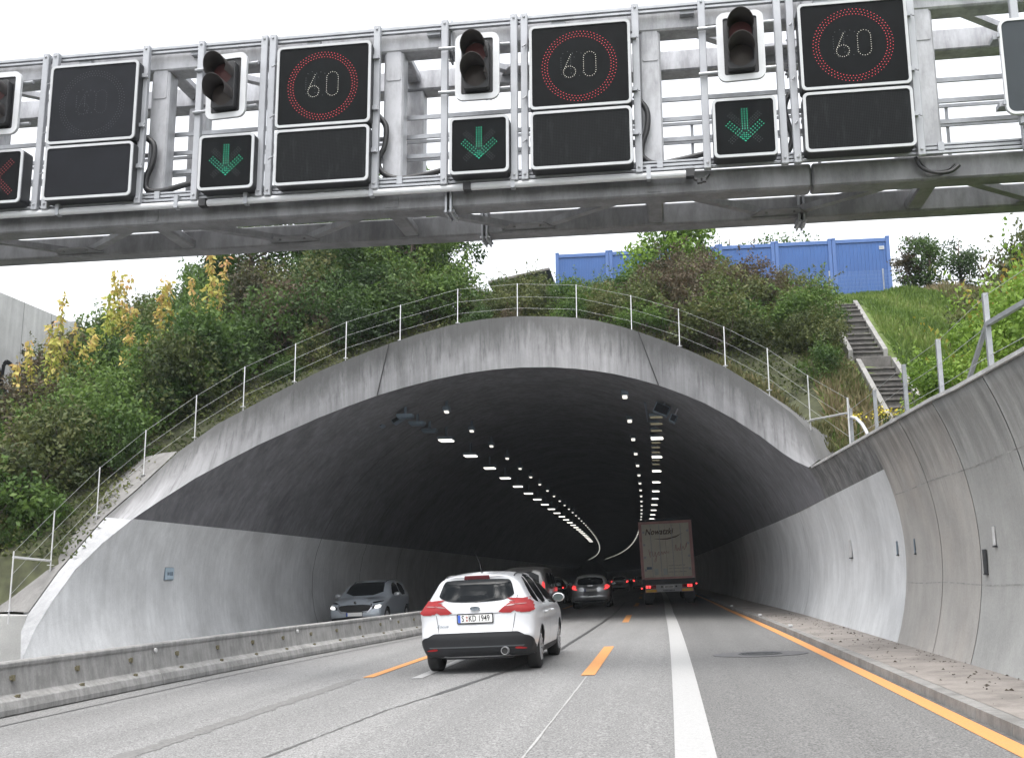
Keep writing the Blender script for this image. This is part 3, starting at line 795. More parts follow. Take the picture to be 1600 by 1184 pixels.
# carrier rails in front of the frame
for (z0, z1, yy) in ((9.33, 9.37, 13.86), (9.27, 9.30, 13.86), (6.93, 6.965, 13.86), (6.985, 7.01, 13.86), (6.865, 6.895, 13.84)):
    mb = MB(); mb.box((GX0, yy, z0), (GX1, yy+.06, z1)); G(mb.build('carrier_rail', M['galvanised']))
def one(name, boxes, mat):
    mb = MB()
    for q0, q1 in boxes: mb.box(q0, q1)
    return G(mb.build(name, mat))
for x in np.arange(-12.4, 6.5, 1.24):
    one('clamp', [((x-.04, 13.835, 6.90), (x+.04, 13.90, 7.02))], M['galvanised'])
for x in np.arange(-12.5, 6.5, 1.85): one('rail_bracket', [((x-.10, 13.90, 9.22), (x+.10, 14.02, 9.30))], M['galvanised'])
PX = [-13.1, -11.42, -10.53, -9.375, -9.21, -7.71, -6.82, -5.815, -5.68, -4.07, -3.05, -2.03, -1.88, -.285, .645, 1.68, 1.85, 3.45, 4.78, 6.9]
for x in PX:
    mb = MB(); mb.box((x-.05, 13.75, 6.82), (x+.05, 13.835, 9.36))
    for z in (6.90, 9.30): mb.tube([(x, 13.73, z), (x, 13.76, z)], .022, 6)
    G(mb.build('sign_post', M['metal_paint'], bevel=.008))
# end columns, outside the frame
for x in (-15.3, 8.3):
    mb = MB(); mb.box((x-.22, 14.45, -1.2), (x+.22, 15.15, 9.40)); G(mb.build('column', M['gantry'], bevel=.03))
    mb = MB(); mb.box((x-.2, 14.34, 8.9), (x+.2, 15.26, 9.38)); mb.box((x-.2, 14.34, 6.58), (x+.2, 15.26, 6.88)); G(mb.build('column_head', M['gantry']))

# white conduit under the carrier rail, in two lengths
for (x0, x1, lab) in ((-13.4, -6.73, 'white cable conduit along the left half of the gantry'), (-6.62, -2.76, 'short middle length of white conduit on the gantry'), (-2.66, .36, 'white conduit under the rail ending in black plugs')):
    t_ = empty('conduit', (x0, 13.82, 6.78), label=lab, cat='conduit')
    mb = MB(); mb.tube([(0,0,0), (x1-x0,0,0)], .048, 12); mb.build('pipe', M['white_rim'], t_, smooth=False)
    for xx in np.arange(.6, x1-x0, 1.9): mb = MB(); mb.box((xx-.03, -.055, -.06), (xx+.03, .06, .14)); mb.build('pipe_clip', M['galvanised'], t_)
    mb = MB(); mb.box((x1-x0-.01, -.06, -.055), (x1-x0+.10, .06, .06)); mb.build('coupler', M['signal_black'], t_)
def cable(pts, r, label, n=10):
    """smooth hanging cable through points"""
    P = [Vector(p) for p in pts]; P = [P[0]*2-P[1]] + P + [P[-1]*2-P[-2]]; o = []
    for i in range(1, len(P)-2):
        for k in range(n):
            t = k/n; a, b, c, d = P[i-1:i+3]
            o.append(.5*((2*b)+(c-a)*t+(2*a-5*b+4*c-d)*t*t+(3*b-a-3*c+d)*t**3))
    o.append(P[-2]); mb = MB(); mb.tube(o, r, 8); ob = mb.build('power_cable', M['cable'], smooth=True)
    return tag(ob, label, 'cable', 'black cables looping behind the signs')
def cab(pxs, Y, r, label): return cable([atY(x, y, Y) for x, y in pxs], r, label)
cab([(222,212),(240,226),(239,252),(229,278),(230,296),(252,299),(285,290),(305,285)], 13.92, .045, 'black cable looping right of the unlit speed sign')
cab([(590,180),(603,198),(601,228),(591,252),(598,270),(622,279),(660,274),(692,266)], 13.92, .042, 'black cable looping right of the second speed sign from left')
cab([(992,150),(1010,172),(1011,200),(1003,228),(1005,246),(1026,256),(1060,250),(1103,240)], 13.92, .042, 'black cable looping right of the third speed sign from left')
cab([(1245,145),(1232,150),(1226,170),(1232,195),(1238,215),(1232,236),(1222,242)], 13.92, .040, 'black cable squeezed between arrow sign and rightmost speed sign')
cab([(1430,246),(1440,262),(1462,270),(1485,268),(1499,258)], 13.90, .026, 'black cable hanging below the gantry at far right')
cab([(1435,250),(1452,266),(1478,266),(1492,256)], 13.93, .014, 'thin black cable hanging beside the thicker one at far right')
cab([(1084,280),(1098,283),(1108,272)], 13.82, .022, 'black plug lead at the end of the white conduit')
mb = MB()
for p in ((1094,283),(1100,281)): c_ = atY(p[0], p[1], 13.80); mb.box((c_.x-.04, c_.y-.03, c_.z-.03), (c_.x+.03, c_.y+.04, c_.z+.03))
o = mb.build('plug_box', M['cable']); tag(o, 'pair of black plugs below the rightmost lane arrow', 'plug')

# ------------------------------------------------------------------ electronic signs on the gantry
YF = 13.6
def dots(mb, pts, r=.0078, y=0, n=6):
    for (x, z) in pts: mb.add([(x+r*cos(2*pi*k/n), y, z+r*sin(2*pi*k/n)) for k in range(n)], [tuple(range(n-1, -1, -1))])
def panel(t_, w_, h, mat, cz, depth=.24):
    """cabinet, face and white rim of a display, centre height cz in the thing's frame"""
    mb = MB(); mb.prism(rrect(w_, h, .06, 4, 0, cz), .012, depth, 'y'); mb.build('cabinet', M['cabinet'], t_)
    mb = MB(); mb.prism(rrect(w_-.05, h-.05, .05, 4, 0, cz), .002, .03, 'y'); mb.build('display_face', mat, t_)
    mb = MB(); mb.ring(rrect(w_, h, .07, 5, 0, cz), rrect(w_-.075, h-.075, .045, 5, 0, cz), -.012, .02); mb.build('rim', M['rim_grey'], t_)
def arc(cx, cz, rx, rz, a0, a1, n): return [(cx+rx*cos(radians(a0+(a1-a0)*k/n)), cz+rz*sin(radians(a0+(a1-a0)*k/n))) for k in range(n+1)]
def digit6(x, z, s): # z = centre, height ~ s
    r = .23*s
    pts = [(x+r*cos(radians(a)), z-.5*s+r+ r*sin(radians(a))) for a in range(0, 360, 20)]
    ax, az = x-r*.95, z-.5*s+r*1.35; bx_, bz = x+r*.35, z+.5*s
    return pts + [(ax+(bx_-ax)*k/9, az+(bz-az)*k/9) for k in range(9)]
def digit0(x, z, s):
    w_ = .235*s; hh = .5*s
    pts = arc(x, z+hh-w_, w_, w_, 0, 180, 8) + arc(x, z-hh+w_, w_, w_, 180, 360, 8)
    for k in range(1, 6): pts += [(x-w_, z-hh+w_+(2*hh-2*w_)*k/6), (x+w_, z-hh+w_+(2*hh-2*w_)*k/6)]
    return pts
def fixings(t_, zs):
    for sx in (-1, 1):
        for z in zs: mb = MB(); mb.box((sx*.70-.03, .10, z-.03), (sx*.76+.03, .18, z+.03)); mb.tube([(sx*.78, .14, z+.02), (sx*.82, .06, z-.06)], .011, 5); mb.build('fixing', M['galvanised'], t_)
def text_display(x, label, lit=True):
    t_ = empty('text_display', (x, YF, 6.89), label=label, cat='electronic sign', group='blank text displays on the gantry')
    panel(t_, 1.42, .85, M['panel'] if lit else M['panel_unlit'], .425); fixings(t_, (.5,)); return t_
text_display(-8.44, 'blank text display at the left end, below the unlit speed sign', False)
text_display(-4.82, 'blank text display below the second speed sign from left')
text_display(-1.07, 'blank text display below the third speed sign from left')
text_display(2.645, 'blank dusty text display below the rightmost speed sign')
def speed_sign(x, label, lit=True, tilt=0):
    t_ = empty('speed_sign', (x, YF, 6.89), label=label, cat='electronic sign', group='electronic speed signs on the gantry')
    pm = M['panel_plain'] if lit else M['panel_unlit']
    panel(t_, 1.43, 1.27, pm, 1.52)
    cx, cz = -.01, 1.50
    ring_ = []
    for n_, (r, n) in enumerate(((.524, 66), (.487, 66), (.450, 66))): ring_ += [(cx+r*cos(2*pi*(k+.5*(n_ % 2))/n), cz+r*sin(2*pi*(k+.5*(n_ % 2))/n)) for k in range(n)]
    mb = MB(); dots(mb, ring_, .0044 if lit else .005, -.004); mb.build('red_ring', M['led_red'] if lit else M['led_off'], t_)
    mb = MB(); dots(mb, digit6(cx-.135, cz+.02, .37)+digit0(cx+.15, cz+.02, .37), .0040, -.004); mb.build('digits', M['led_white'] if lit else M['led_off'], t_)
    mb = MB(); dots(mb, digit0(cx-.03, cz+.03, .37)[::2]+digit0(cx-.16, cz+.03, .40)[::2], .0055, -.0035); mb.build('unlit_digits', M['led_off'], t_)
    fixings(t_, (1.95, 1.15))
    return t_
speed_sign(-8.44, 'unlit dark speed sign at the left end of the gantry', False)
speed_sign(-4.82, 'speed sign with a lit red ring and 60, left of the middle signal')
speed_sign(-1.07, 'speed sign with a lit red ring and 60, between middle and right signals')
speed_sign(2.645, 'speed sign with a lit red ring and 60, rightmost on the gantry')
def arm(pts, wdt, n_across, n_along):
    (x0, z0), (x1, z1) = pts; L_ = hypot(x1-x0, z1-z0); ux, uz = (x1-x0)/L_, (z1-z0)/L_; o = []
    for i in range(n_along):
        for j in range(n_across):
            s = i/(n_along-1)*L_; t = (j/(n_across-1)-.5)*wdt; o.append((x0+ux*s-uz*t, z0+uz*s+ux*t))
    return o
def lane_sign(x, label, cross=False):
    t_ = empty('lane_sign', (x, YF, 6.89), label=label, cat='lane signal', group='lane control signs on the gantry')
    panel(t_, .85, .85, M['panel_plain'], .425)
    cx, cz = 0, .415
    V = arm(((cx-.225, cz+.065), (cx+.02, cz-.165)), .074, 3, 9) + arm(((cx+.225, cz+.065), (cx-.02, cz-.165)), .074, 3, 9)
    Sh = arm(((cx, cz+.265), (cx, cz-.015)), .068, 3, 9)
    X = arm(((cx-.20, cz+.20), (cx+.20, cz-.20)), .06, 3, 18) + arm(((cx+.20, cz+.20), (cx-.20, cz-.20)), .06, 3, 18)
    if cross:
        mb = MB(); dots(mb, [(a*1.25, cz+(b-cz)*1.25) for a, b in X], .0085, -.004); mb.build('red_cross', M['led_dimred'], t_)
    else:
        mb = MB(); dots(mb, V+Sh, .0046, -.004); mb.build('green_arrow', M['led_green'], t_)
        mb = MB(); dots(mb, X, .0055, -.0035); mb.build('unlit_cross', M['led_off'], t_)
    return t_
lane_sign(-9.93, 'lane sign with a dim red cross at the left edge', True)
lane_sign(-6.265, 'green lane arrow below the leftmost complete signal')
lane_sign(-2.51, 'green lane arrow below the middle signal of the gantry')
lane_sign(1.155, 'green lane arrow below the rightmost signal of the gantry')
def hood(mb, cx, cz, r, L_):
    n = 20; a0, a1 = radians(-25), radians(205); o = []; 
    for (rr, yy, cut) in ((r, 0, 0), (r*1.03, -L_, .0)):
        o.append([(cx+rr*cos(a0+(a1-a0)*k/n), yy + (0 if yy == 0 else .30*L_*(1-sin(max(0, min(pi, a0+(a1-a0)*k/n))))), cz+rr*sin(a0+(a1-a0)*k/n)) for k in range(n+1)])
    vs = o[0]+o[1]+[(cx+(x-cx)*.955, y, cz+(z-cz)*.955) for x, y, z in o[0]]+[(cx+(x-cx)*.955, y, cz+(z-cz)*.955) for x, y, z in o[1]]
    m_ = n+1; fs = []
    for k in range(n):
        fs += [(k, k+1, m_+k+1, m_+k), (2*m_+k+1, 2*m_+k, 3*m_+k, 3*m_+k+1), (m_+k, m_+k+1, 3*m_+k+1, 3*m_+k)]
    mb.add(vs, fs)
def signal(x, label, yaw=0, lean=0):
    t_ = empty('traffic_light', (x, YF-.02, 8.0), (0, lean, yaw), label, 'traffic light', 'two-lamp traffic lights on the gantry')
    mb = MB(); mb.prism(rrect(.60, 1.0, .10, 5, 0, .5), .022, .04, 'y'); mb.build('backboard', M['signal_black'], t_)
    mb = MB(); mb.ring(rrect(.64, 1.02, .12, 6, 0, .5), rrect(.46, .85, .03, 6, 0, .5), 0, .05); mb.build('rim', M['white_rim'], t_)
    mb = MB(); mb.prism(rrect(.37, .72, .04, 4, 0, .47), -.10, .03, 'y'); mb.build('housing', M['signal_black'], t_, bevel=.01)
    for cz, lm in ((.64, 'lens_red'), (.30, 'lens_dark')):
        mb = MB(); mb.lathe([(-.102, .155), (-.115, .10), (-.13, .05), (-.135, 0.001)], 24, 'y', (0, 0, cz)); le = mb.build('lens', M[lm], t_, smooth=True)
        mb = MB(); hood(mb, 0, cz, .175, .36); h_ = mb.build('hood', M['hood_brown'], t_, smooth=True); h_.location.y = -.10
    for z in (.16, .84): mb = MB(); mb.tube([(-.58, .10, z+.02), (.46, .10, z+.02)], .026, 8); mb.build('mounting_tube', M['galvanised'], t_)
    return t_
signal(-9.96, 'unlit two-lamp traffic light cut by the left edge')
signal(-6.31, 'unlit traffic light turned aside, leftmost of the complete ones', radians(-5))
signal(-2.535, 'unlit traffic light above the middle lane arrow', radians(0))
signal(1.15, 'unlit traffic light above the rightmost lane arrow', radians(-3))
# static sign at the right edge
t_ = empty('static_sign', (5.0, 13.55, 7.23), label='plain grey rounded sign panel cut by the right edge', cat='sign')
mb = MB(); mb.prism(rrect(1.5, 1.32, .10, 5, .25, .66), .0, .03, 'y'); mb.build('sign_panel', M['sign_back'], t_)
mb = MB(); mb.ring(rrect(1.53, 1.35, .12, 5, .25, .66), rrect(1.46, 1.28, .09, 5, .25, .66), -.012, .035); mb.build('rim', M['white_rim'], t_)
mb = MB()
for z in (.15, 1.1): mb.box((-.58, .03, z-.03), (-.40, .20, z+.03)); mb.tube([(-.53, -.02, z-.03), (-.53, -.02, z+.03)], .02, 6)
mb.tube([(-.3, .08, -.12), (-.3, .08, 0)], .05, 8); mb.build('fixing', M['galvanised'], t_)

# ------------------------------------------------------------------ steel cable fence along the collar
def strand(mb, pts, r): 
    for a, b in zip(pts[:-1], pts[1:]): mb.tube([a, b], r, 5, caps=False)
fpx = [(14,955),(79,883),(151,805),(224,742),(304,684),(380,636),(460,597),(540,560),(625,532),(715,505),(808.5,496),(901,498),(987,517),(1062,541),(1133.5,572),(1202,610),(1266,658)]
fen = empty('cable_fence', (XC, 33, 8), label='stainless cable fence following the curved top of the tunnel mouth', cat='fence')
def P_f(o): o.parent = fen; o.matrix_parent_inverse = Matrix.Translation((-XC, -33, -8)); return o
ox = [proj(p)[0] for p in OUTR]; oy = [p.y for p in OUTR]
_o = np.argsort(ox)
base = []
for (x, y) in fpx:
    Y = float(np.interp(x, np.array(ox)[_o], np.array(oy)[_o])) + .42
    base.append(atY(x, y, Y))
top = []
for i, b in enumerate(base):
    h = 1.22 if i < 2 else 1.16
    top.append(b + Vector((0, 0, h)))
    mb = MB(); mb.tube([b-Vector((0,0,.25)), top[-1]], .015, 8); mb.lathe([(0, .001), (0, .075), (.015, .075), (.015, .001)], 12, 'z', tuple(b)); P_f(mb.build('post', M['steel']))
tipp = lining_hit(1308, 706); tb = Vector((3.55, tipp.y, ztop(tipp.y))); tt = tb + Vector((0, 0, 1.10))
mb = MB(); mb.tube([tb, tt], .022, 8); P_f(mb.build('post', M['steel']))
for f in (1.0, .62, .28):
    mb = MB(); strand(mb, [b.lerp(t, f*.985) for b, t in zip(base, top)] + [tb.lerp(tt, f*.98)], .003); P_f(mb.build('cable', M['wire']))
mb = MB(); mb.tube([base[0].lerp(top[0], .90), base[1]+Vector((0,0,.10))], .026, 8); mb.tube([base[-1]+Vector((0,0,.03)), tb.lerp(tt, .72)], .022, 8); P_f(mb.build('hand_rail', M['steel']))

# ------------------------------------------------------------------ fence on the right retaining wall
wf = empty('cable_fence', (3.7, 14, 3.5), label='cable fence with grey posts along the right retaining wall', cat='fence')
def P_w(o): o.parent = wf; o.matrix_parent_inverse = Matrix.Translation((-3.7, -14, -3.5)); return o
wposts = [((1325,705),.78),((1362,685),.80),((1408,660),.86),((1461,632),.86),((1536,592),.98)]
wb, wt = [], []
for (p, h) in wposts:
    q = lining_hit(p[0], p[1]+4); b = Vector((q.x+.10, q.y, ztop(q.y)-.0)); wb.append(b); wt.append(b+Vector((0,0,h)))
q = wb[-1] + Vector((.25, -3.0, 0)); wb.append(q); wt.append(q+Vector((0,0,.95)))
q = wb[-1] + Vector((.15, -3.5, 0)); wb.append(q); wt.append(q+Vector((0,0,.95)))
for b, t in zip(wb, wt):
    mb = MB(); mb.bar(b-Vector((0,0,.1)), t, .055, .055); P_w(mb.build('post', M['galvanised']))
for f in (.97, .62, .28):
    mb = MB(); strand(mb, [tb.lerp(tt, f*.98)] + [b.lerp(t, f) for b, t in zip(wb, wt)], .0035); P_w(mb.build('cable', M['wire']))
mb = MB(); mb.bar(wb[4].lerp(wt[4], .66), wb[3]+Vector((.12, -.55, .02)), .045, .045); P_w(mb.build('brace', M['galvanised']))
mb = MB(); mb.bar(wb[4].lerp(wt[4], .64), wb[5].lerp(wt[5], .62), .05, .05); P_w(mb.build('hand_rail', M['galvanised']))
a = wb[0].lerp(wt[0], .78); b = wb[1] + Vector((-.03, .5, .05))
mb = MB(); mb.tube([a, a.lerp(b, .3)+Vector((0,0,.09)), a.lerp(b, .62)+Vector((0,0,.10)), a.lerp(b, .85)+Vector((0,0,.04)), b-Vector((0,0,.1))], .03, 10)
o = mb.build('vent_pipe', M['white_rim'], smooth=True); tag(o, 'white bent pipe beside the fence above the tip of the tunnel mouth', 'pipe')

# ------------------------------------------------------------------ stairs up the bank
st = empty('stairs', (6.9, 33, 8), label='weathered concrete stairs climbing the grass bank in two flights', cat='stairs')
def P_s(o): o.parent = st; o.matrix_parent_inverse = Matrix.Translation((-6.9, -33, -8)); return o
def flight(x0, x1, ya, yb, n):
    for k in range(n):
        y = ya+(yb-ya)*k/n; z = H((x0+x1)/2, y)+.03
        zz = H((x0+x1)/2, ya)+(H((x0+x1)/2, yb)-H((x0+x1)/2, ya))*k/n + .06
        zz = max(zz, z+.08); mb = MB(); mb.box((x0, y, zz-.6), (x1, y+(yb-ya)/n+.05, zz+.045)); mb.box((x0-.0, y-.05, zz+.047), (x1, y+(yb-ya)/n+.02, zz+.10)); P_s(mb.build('step', M['stairs'], bevel=.008))
    for x in (x0-.14, x1):
        mb = MB(); za, zb = H((x0+x1)/2, ya)+.28, H((x0+x1)/2, yb)+.28
        mb.add([(x,ya,za-.9),(x+.14,ya,za-.9),(x+.14,ya,za),(x,ya,za),(x,yb,zb-.8),(x+.14,yb,zb-.8),(x+.14,yb,zb),(x,yb,zb)],
               [(0,1,2,3),(7,6,5,4),(3,2,6,7),(0,3,7,4),(1,5,6,2),(0,4,5,1)]); P_s(mb.build('string_wall', M['kerb'], bevel=.01))
flight(5.60, 6.46, 25.2, 31.0, 14)
flight(5.50, 6.36, 31.6, 35.9, 11)
mb = MB(); mb.box((5.5, 31.0, H(6.0, 31.1)-.5), (6.46, 31.65, H(6.0, 31.3)+.12)); P_s(mb.build('landing', M['stairs'], bevel=.01))

# ------------------------------------------------------------------ blue site containers on the plateau
def container():
    t_ = empty('site_container', (0,0,0), label='blue site container', cat='container', group='row of blue site containers')
    Wc, Hc, Dc = 2.325, 2.66, 6.0
    mb = MB(); xs = np.linspace(.12, Wc-.12, 29)
    for i in range(len(xs)-1):
        o_ = .012 if i % 2 else 0.0
        mb.box((xs[i]+.002, .03+o_, .16), (xs[i+1]-.002, .10, Hc-.16))
    mb.box((.1, .06, .1), (Wc-.1, Dc-.05, Hc-.08)); mb.build('wall_panel', M['blue_container'], t_)
    mb = MB()
    for x in (0, Wc-.15):
        mb.box((x, -.015, 0), (x+.15, .14, Hc)); mb.box((x, Dc-.15, 0), (x+.15, Dc, Hc))
    mb.box((.15, 0, 0), (Wc-.15, .13, .17)); mb.box((.15, 0, Hc-.17), (Wc-.15, .13, Hc-.01))
    for x in (.0, Wc-.15): mb.box((x, .14, Hc-.16), (x+.15, Dc-.15, Hc-.01)); mb.box((x, .14, 0), (x+.15, Dc-.15, .16))
    for x in (.0, Wc-.15): mb.box((x-.004, -.02, Hc), (x+.154, .12, Hc+.07))
    mb.build('frame', M['blue_frame'], t_, bevel=.008)
    return t_
cR = Vector((9.36, 43.6, 12.5)); ddir = Vector((-1, 0, 0)); rotc = radians(.5)
labs = ['blue site container at the right end of the row, with a white plate', 'second blue container from the right end of the row', 'third blue container from the right, half behind the reddish shrubs',
        'fourth blue container from the right, hidden behind the bright green tree', 'fifth blue container from the right, its top showing over the shrubs', 'blue container at the left end of the row']
pc = container()
for k in range(6):
    o = pc if k == 0 else copy_tree(pc)
    p = cR + ddir*(2.335*(k+1)); o.location = (p.x, p.y, 12.50 - .004*k); o.rotation_euler = (0, 0, rotc); o['label'] = labs[k]
mb = MB(); mb.box((1.90, .008, 2.16), (2.10, .022, 2.30)); mb.build('white_plate', M['white_plate'], pc)
mb = MB(); 
for k in range(3): mb.box((1.92+.056*k, .004, 2.20), (1.955+.056*k, .0085, 2.26))
mb.build('plate_marks', M['sign_dark'], pc)
# welded mesh fence in front of the last container
mf = empty('mesh_fence', (cR.x, cR.y-1.2, 12.35), (0, 0, rotc), 'low bluish wire mesh fence in front of the blue containers', 'fence')
mb = MB()
for x in np.arange(-9.0, .6, .055): mb.box((x-.0035, -.004, .05), (x+.0035, .004, 1.05))
for z in np.arange(.08, 1.06, .16): mb.box((-9.0, -.009, z-.004), (.6, -.003, z+.004))
mb.build('wire_mesh', M['blue_fence'], mf)
for x in (-9, -6.9, -4.8, -2.7, -.6, .6):
    mb = MB(); mb.box((x-.03, .01, -.4), (x+.03, .06, 1.12)); mb.build('post', M['galvanised'], mf)
# weathered board edge left of the containers
pL = cR + ddir*14.6
t_ = empty('wooden_shed', (pL.x-.9, pL.y+.8, 12.4), (0, 0, rotc), 'low weathered shed roof just left of the container row', 'shed')
mb = MB(); mb.box((-1.2, 0, 0), (1.0, 3, 1.7)); mb.build('wall', simple('shed_wood', (.12,.11,.10), .9, 0, .3, 8), t_)
mb = MB(); mb.add([(-1.6,-.2,1.75),(1.15,-.2,2.25),(1.15,3.2,2.25),(-1.6,3.2,1.75),(-1.6,-.2,1.85),(1.15,-.2,2.35),(1.15,3.2,2.35),(-1.6,3.2,1.85)], [(0,3,2,1),(4,5,6,7),(0,1,5,4),(1,2,6,5),(2,3,7,6),(3,0,4,7)]); mb.build('roof', simple('shed_roof', (.17,.16,.15), .9, 0, .3, 8), t_)

# ------------------------------------------------------------------ graffiti wall at far left
XW = -26.2
nw = empty('noise_barrier', (XW, 44, 8), label='pale concrete noise barrier with black graffiti at far left', cat='wall')
def P_n(o): o.parent = nw; o.matrix_parent_inverse = Matrix.Translation((-XW, -44, -8)); return o
ZN = 12.55
ypost = [30.5, 36.3, 42.1, 47.9, 53.7, 59.5]
for i in range(5):
    mb = MB(); mb.box((XW-.1, ypost[i]+.1, 6), (XW+.1, ypost[i+1]-.1, ZN)); P_n(mb.build('wall_panel', M['noise_wall'], bevel=.01))
    for f in (1/3, 2/3):
        y = ypost[i]+(ypost[i+1]-ypost[i])*f; mb = MB(); mb.box((XW+.098, y-.015, 6), (XW+.103, y+.015, ZN-.01)); P_n(mb.build('joint', simple('joint_mid', (.22,.22,.22), .9)))
for y in ypost:
    mb = MB(); mb.box((XW-.14, y-.15, 6), (XW+.16, y+.15, ZN+.12)); P_n(mb.build('wall_post', simple('wall_post_grey', (.22,.23,.24), .7), bevel=.01))
def atXp(px, py, X):
    d = ray(px, py); return EYEP + d*(X/d.x)
def stroke(pxs, r):
    mb = MB()
    pts = [atXp(x, y, XW+.108) for x, y in pxs]
    for a_, b_ in zip(pts[:-1], pts[1:]): mb.tube([Vector((XW+.104,a_.y,a_.z)), Vector((XW+.104,b_.y,b_.z))], r/2, 6)
    o = mb.build('graffiti', M['graffiti']); 
    o.matrix_world = Matrix.Translation((XW+.104,0,0)) @ Matrix.Diagonal((.06,1,1,1)) @ Matrix.Translation((-XW-.104,0,0))
    o.data.transform(o.matrix_world); o.matrix_world = Matrix.Identity(4); P_n(o)
for s_ in ([(-12,625),(-6,590),(-2,575),(2,592),(1,618)], [(2,615),(3,590),(6,570),(10,565),(16,568),(22,575),(24,582),(22,595),(21,606)], [(27,610),(27,595),(30,582),(35,572),(40,567)],
           [(7,625),(8,606),(11,600)], [(34,549),(50,556)], [(37,600),(38,612)], [(44,600),(43,615)], [(23,583),(25,580)]): stroke(s_, .22)

# ------------------------------------------------------------------ vegetation
def leafmesh(name, P, Nrm, size, tint, droop=.0, aspect=.55):
    """one small folded leaf per point"""
    n = len(P); P = np.asarray(P); 
    d = rng.normal(size=(n,3)); d[:,2] -= droop; d /= np.linalg.norm(d, axis=1)[:,None]
    nn = np.asarray(Nrm) + rng.normal(size=(n,3))*.6; nn[:,2] += .4
    s = np.cross(d, nn); s /= (np.linalg.norm(s, axis=1)[:,None]+1e-9)
    L_ = (size*rng.uniform(.65, 1.35, n))[:,None]
    v = np.empty((n,4,3)); v[:,0] = P; v[:,2] = P+d*L_; up = np.cross(s, d)
    v[:,1] = P+d*L_*.45+s*L_*aspect*.5+up*L_*.06; v[:,3] = P+d*L_*.45-s*L_*aspect*.5+up*L_*.06
    me = bpy.data.meshes.new(name); me.vertices.add(4*n); me.vertices.foreach_set('co', v.reshape(-1).astype(np.float32))
    me.loops.add(4*n); me.loops.foreach_set('vertex_index', np.arange(4*n, dtype=np.int32))
    me.polygons.add(n); me.polygons.foreach_set('loop_start', np.arange(0, 4*n, 4, dtype=np.int32))
    at = me.attributes.new('tint', 'FLOAT', 'FACE'); at.data.foreach_set('value', np.clip(tint, 0, 1).astype(np.float32))
    me.update(calc_edges=True); return me
def clumps(n_cl, n_leaf, rx, rz, cl_r, z0=.15, hollow=.35, top=1.0):
    """leaf points gathered in uneven clumps through an egg-shaped crown"""
    c = rng.normal(size=(n_cl,3)); c /= np.linalg.norm(c, axis=1)[:,None]; c *= rng.uniform(hollow, 1, (n_cl,1))**.6
    c[:,0] *= rx*rng.uniform(.8,1.2,n_cl); c[:,1] *= rx*rng.uniform(.8,1.2,n_cl); c[:,2] = z0+(c[:,2]*.5+.5)*rz*rng.uniform(.8,1.1,n_cl)
    r = cl_r*rng.uniform(.5, 1.35, n_cl); k = rng.choice(n_cl, n_leaf, p=(r**2)/(r**2).sum())
    q = rng.normal(size=(n_leaf,3)); q /= np.linalg.norm(q, axis=1)[:,None]; q *= rng.uniform(.15, 1.0, (n_leaf,1))**.5
    q[:,2] *= .7
    P = c[k]+q*r[k][:,None]; tc = rng.uniform(-.28, .28, n_cl)
    tint = .42 + tc[k] + rng.normal(0, .13, n_leaf) + .10*q[:,2]
    return P, q, tint, c, r
def bush_mesh(seed, n=3600, rx=1.0, rz=1.7, leaf=.105, tall=False):
    P, N_, t, c, r = clumps(26, n, rx, rz, .46 if not tall else .36)
    # loose shoots breaking the outline
    ns = 16; sh = []; st_ = []; sn = []
    for k in range(ns):
        i = rng.integers(len(c)); d = rng.normal(size=3)*.6; d[2] = abs(d[2])+.6; d /= np.linalg.norm(d); L_ = rng.uniform(.35, .85)
        for s in np.linspace(.1, 1, 22): sh.append(c[i]+d*(r[i]*.6+L_*s)+rng.normal(size=3)*.035); sn.append(d); st_.append(.55+rng.normal(0,.12))
    P = np.vstack([P, sh]); N_ = np.vstack([N_, sn]); t = np.concatenate([t, st_])
    return leafmesh('foliage', P, N_, np.full(len(P), leaf), t)
def stems(n, h, spread, r, name):
    mb = MB()
    for k in range(n):
        a = 2*pi*k/n+random.random(); p = Vector((0,0,-.3)); pts = [p]; rr = [r]
        for s in range(1, 5):
            f = s/4; pts.append(Vector((cos(a)*spread*f**1.3+random.gauss(0,.05), sin(a)*spread*f**1.3+random.gauss(0,.05), h*f))); rr.append(r*(1-.75*f))
        mb.tube(pts, rr, 6)
    return mb
BM = [bush_mesh(k, rx=[1.0,1.15,.9,1.05,1.2][k], rz=[1.6,1.3,1.9,1.5,1.7][k]) for k in range(5)]
SM = [stems(6, 1.3, .6, .022, 's') for _ in range(2)]
SMm = []
for s_ in SM:
    o = s_.build('stem', M['bark']); SMm.append(o.data); bpy.data.objects.remove(o)
BF = [bush_mesh(10+k, n=15000, rx=[1.0,1.1][k], rz=[1.7,1.5][k], leaf=.066) for k in range(2)]      # finer leaves, for shrubs near the camera
BV = {}
def bush(kind, x, y, scale, hs=1.0, label='', group='', sink=.15):
    k = random.randrange(5) if y > 27.5 or x < 0 else 5+random.randrange(2)
    if (k, kind) not in BV:
        me = (BM+BF)[k].copy(); me.materials.clear(); me.materials.append(L[kind]); BV[(k, kind)] = me
    t_ = empty('shrub', (x, y, H(x, y)-sink), (random.uniform(-.1,.1), random.uniform(-.1,.1), random.uniform(0, 6.28)), label, 'shrub', group)
    t_.scale = (scale, scale*random.uniform(.9,1.1), scale*hs)
    f = bpy.data.objects.new('foliage', BV[(k, kind)]); C.objects.link(f); f.parent = t_
    s = bpy.data.objects.new('stem', SMm[k % 2]); C.objects.link(s); s.parent = t_
    return t_
KW = {'dark': 'dark green', 'mid': 'mid green', 'bright': 'bright green', 'olive': 'olive green', 'brown': 'brownish red', 'autumn': 'yellow and orange', 'gold': 'golden'}
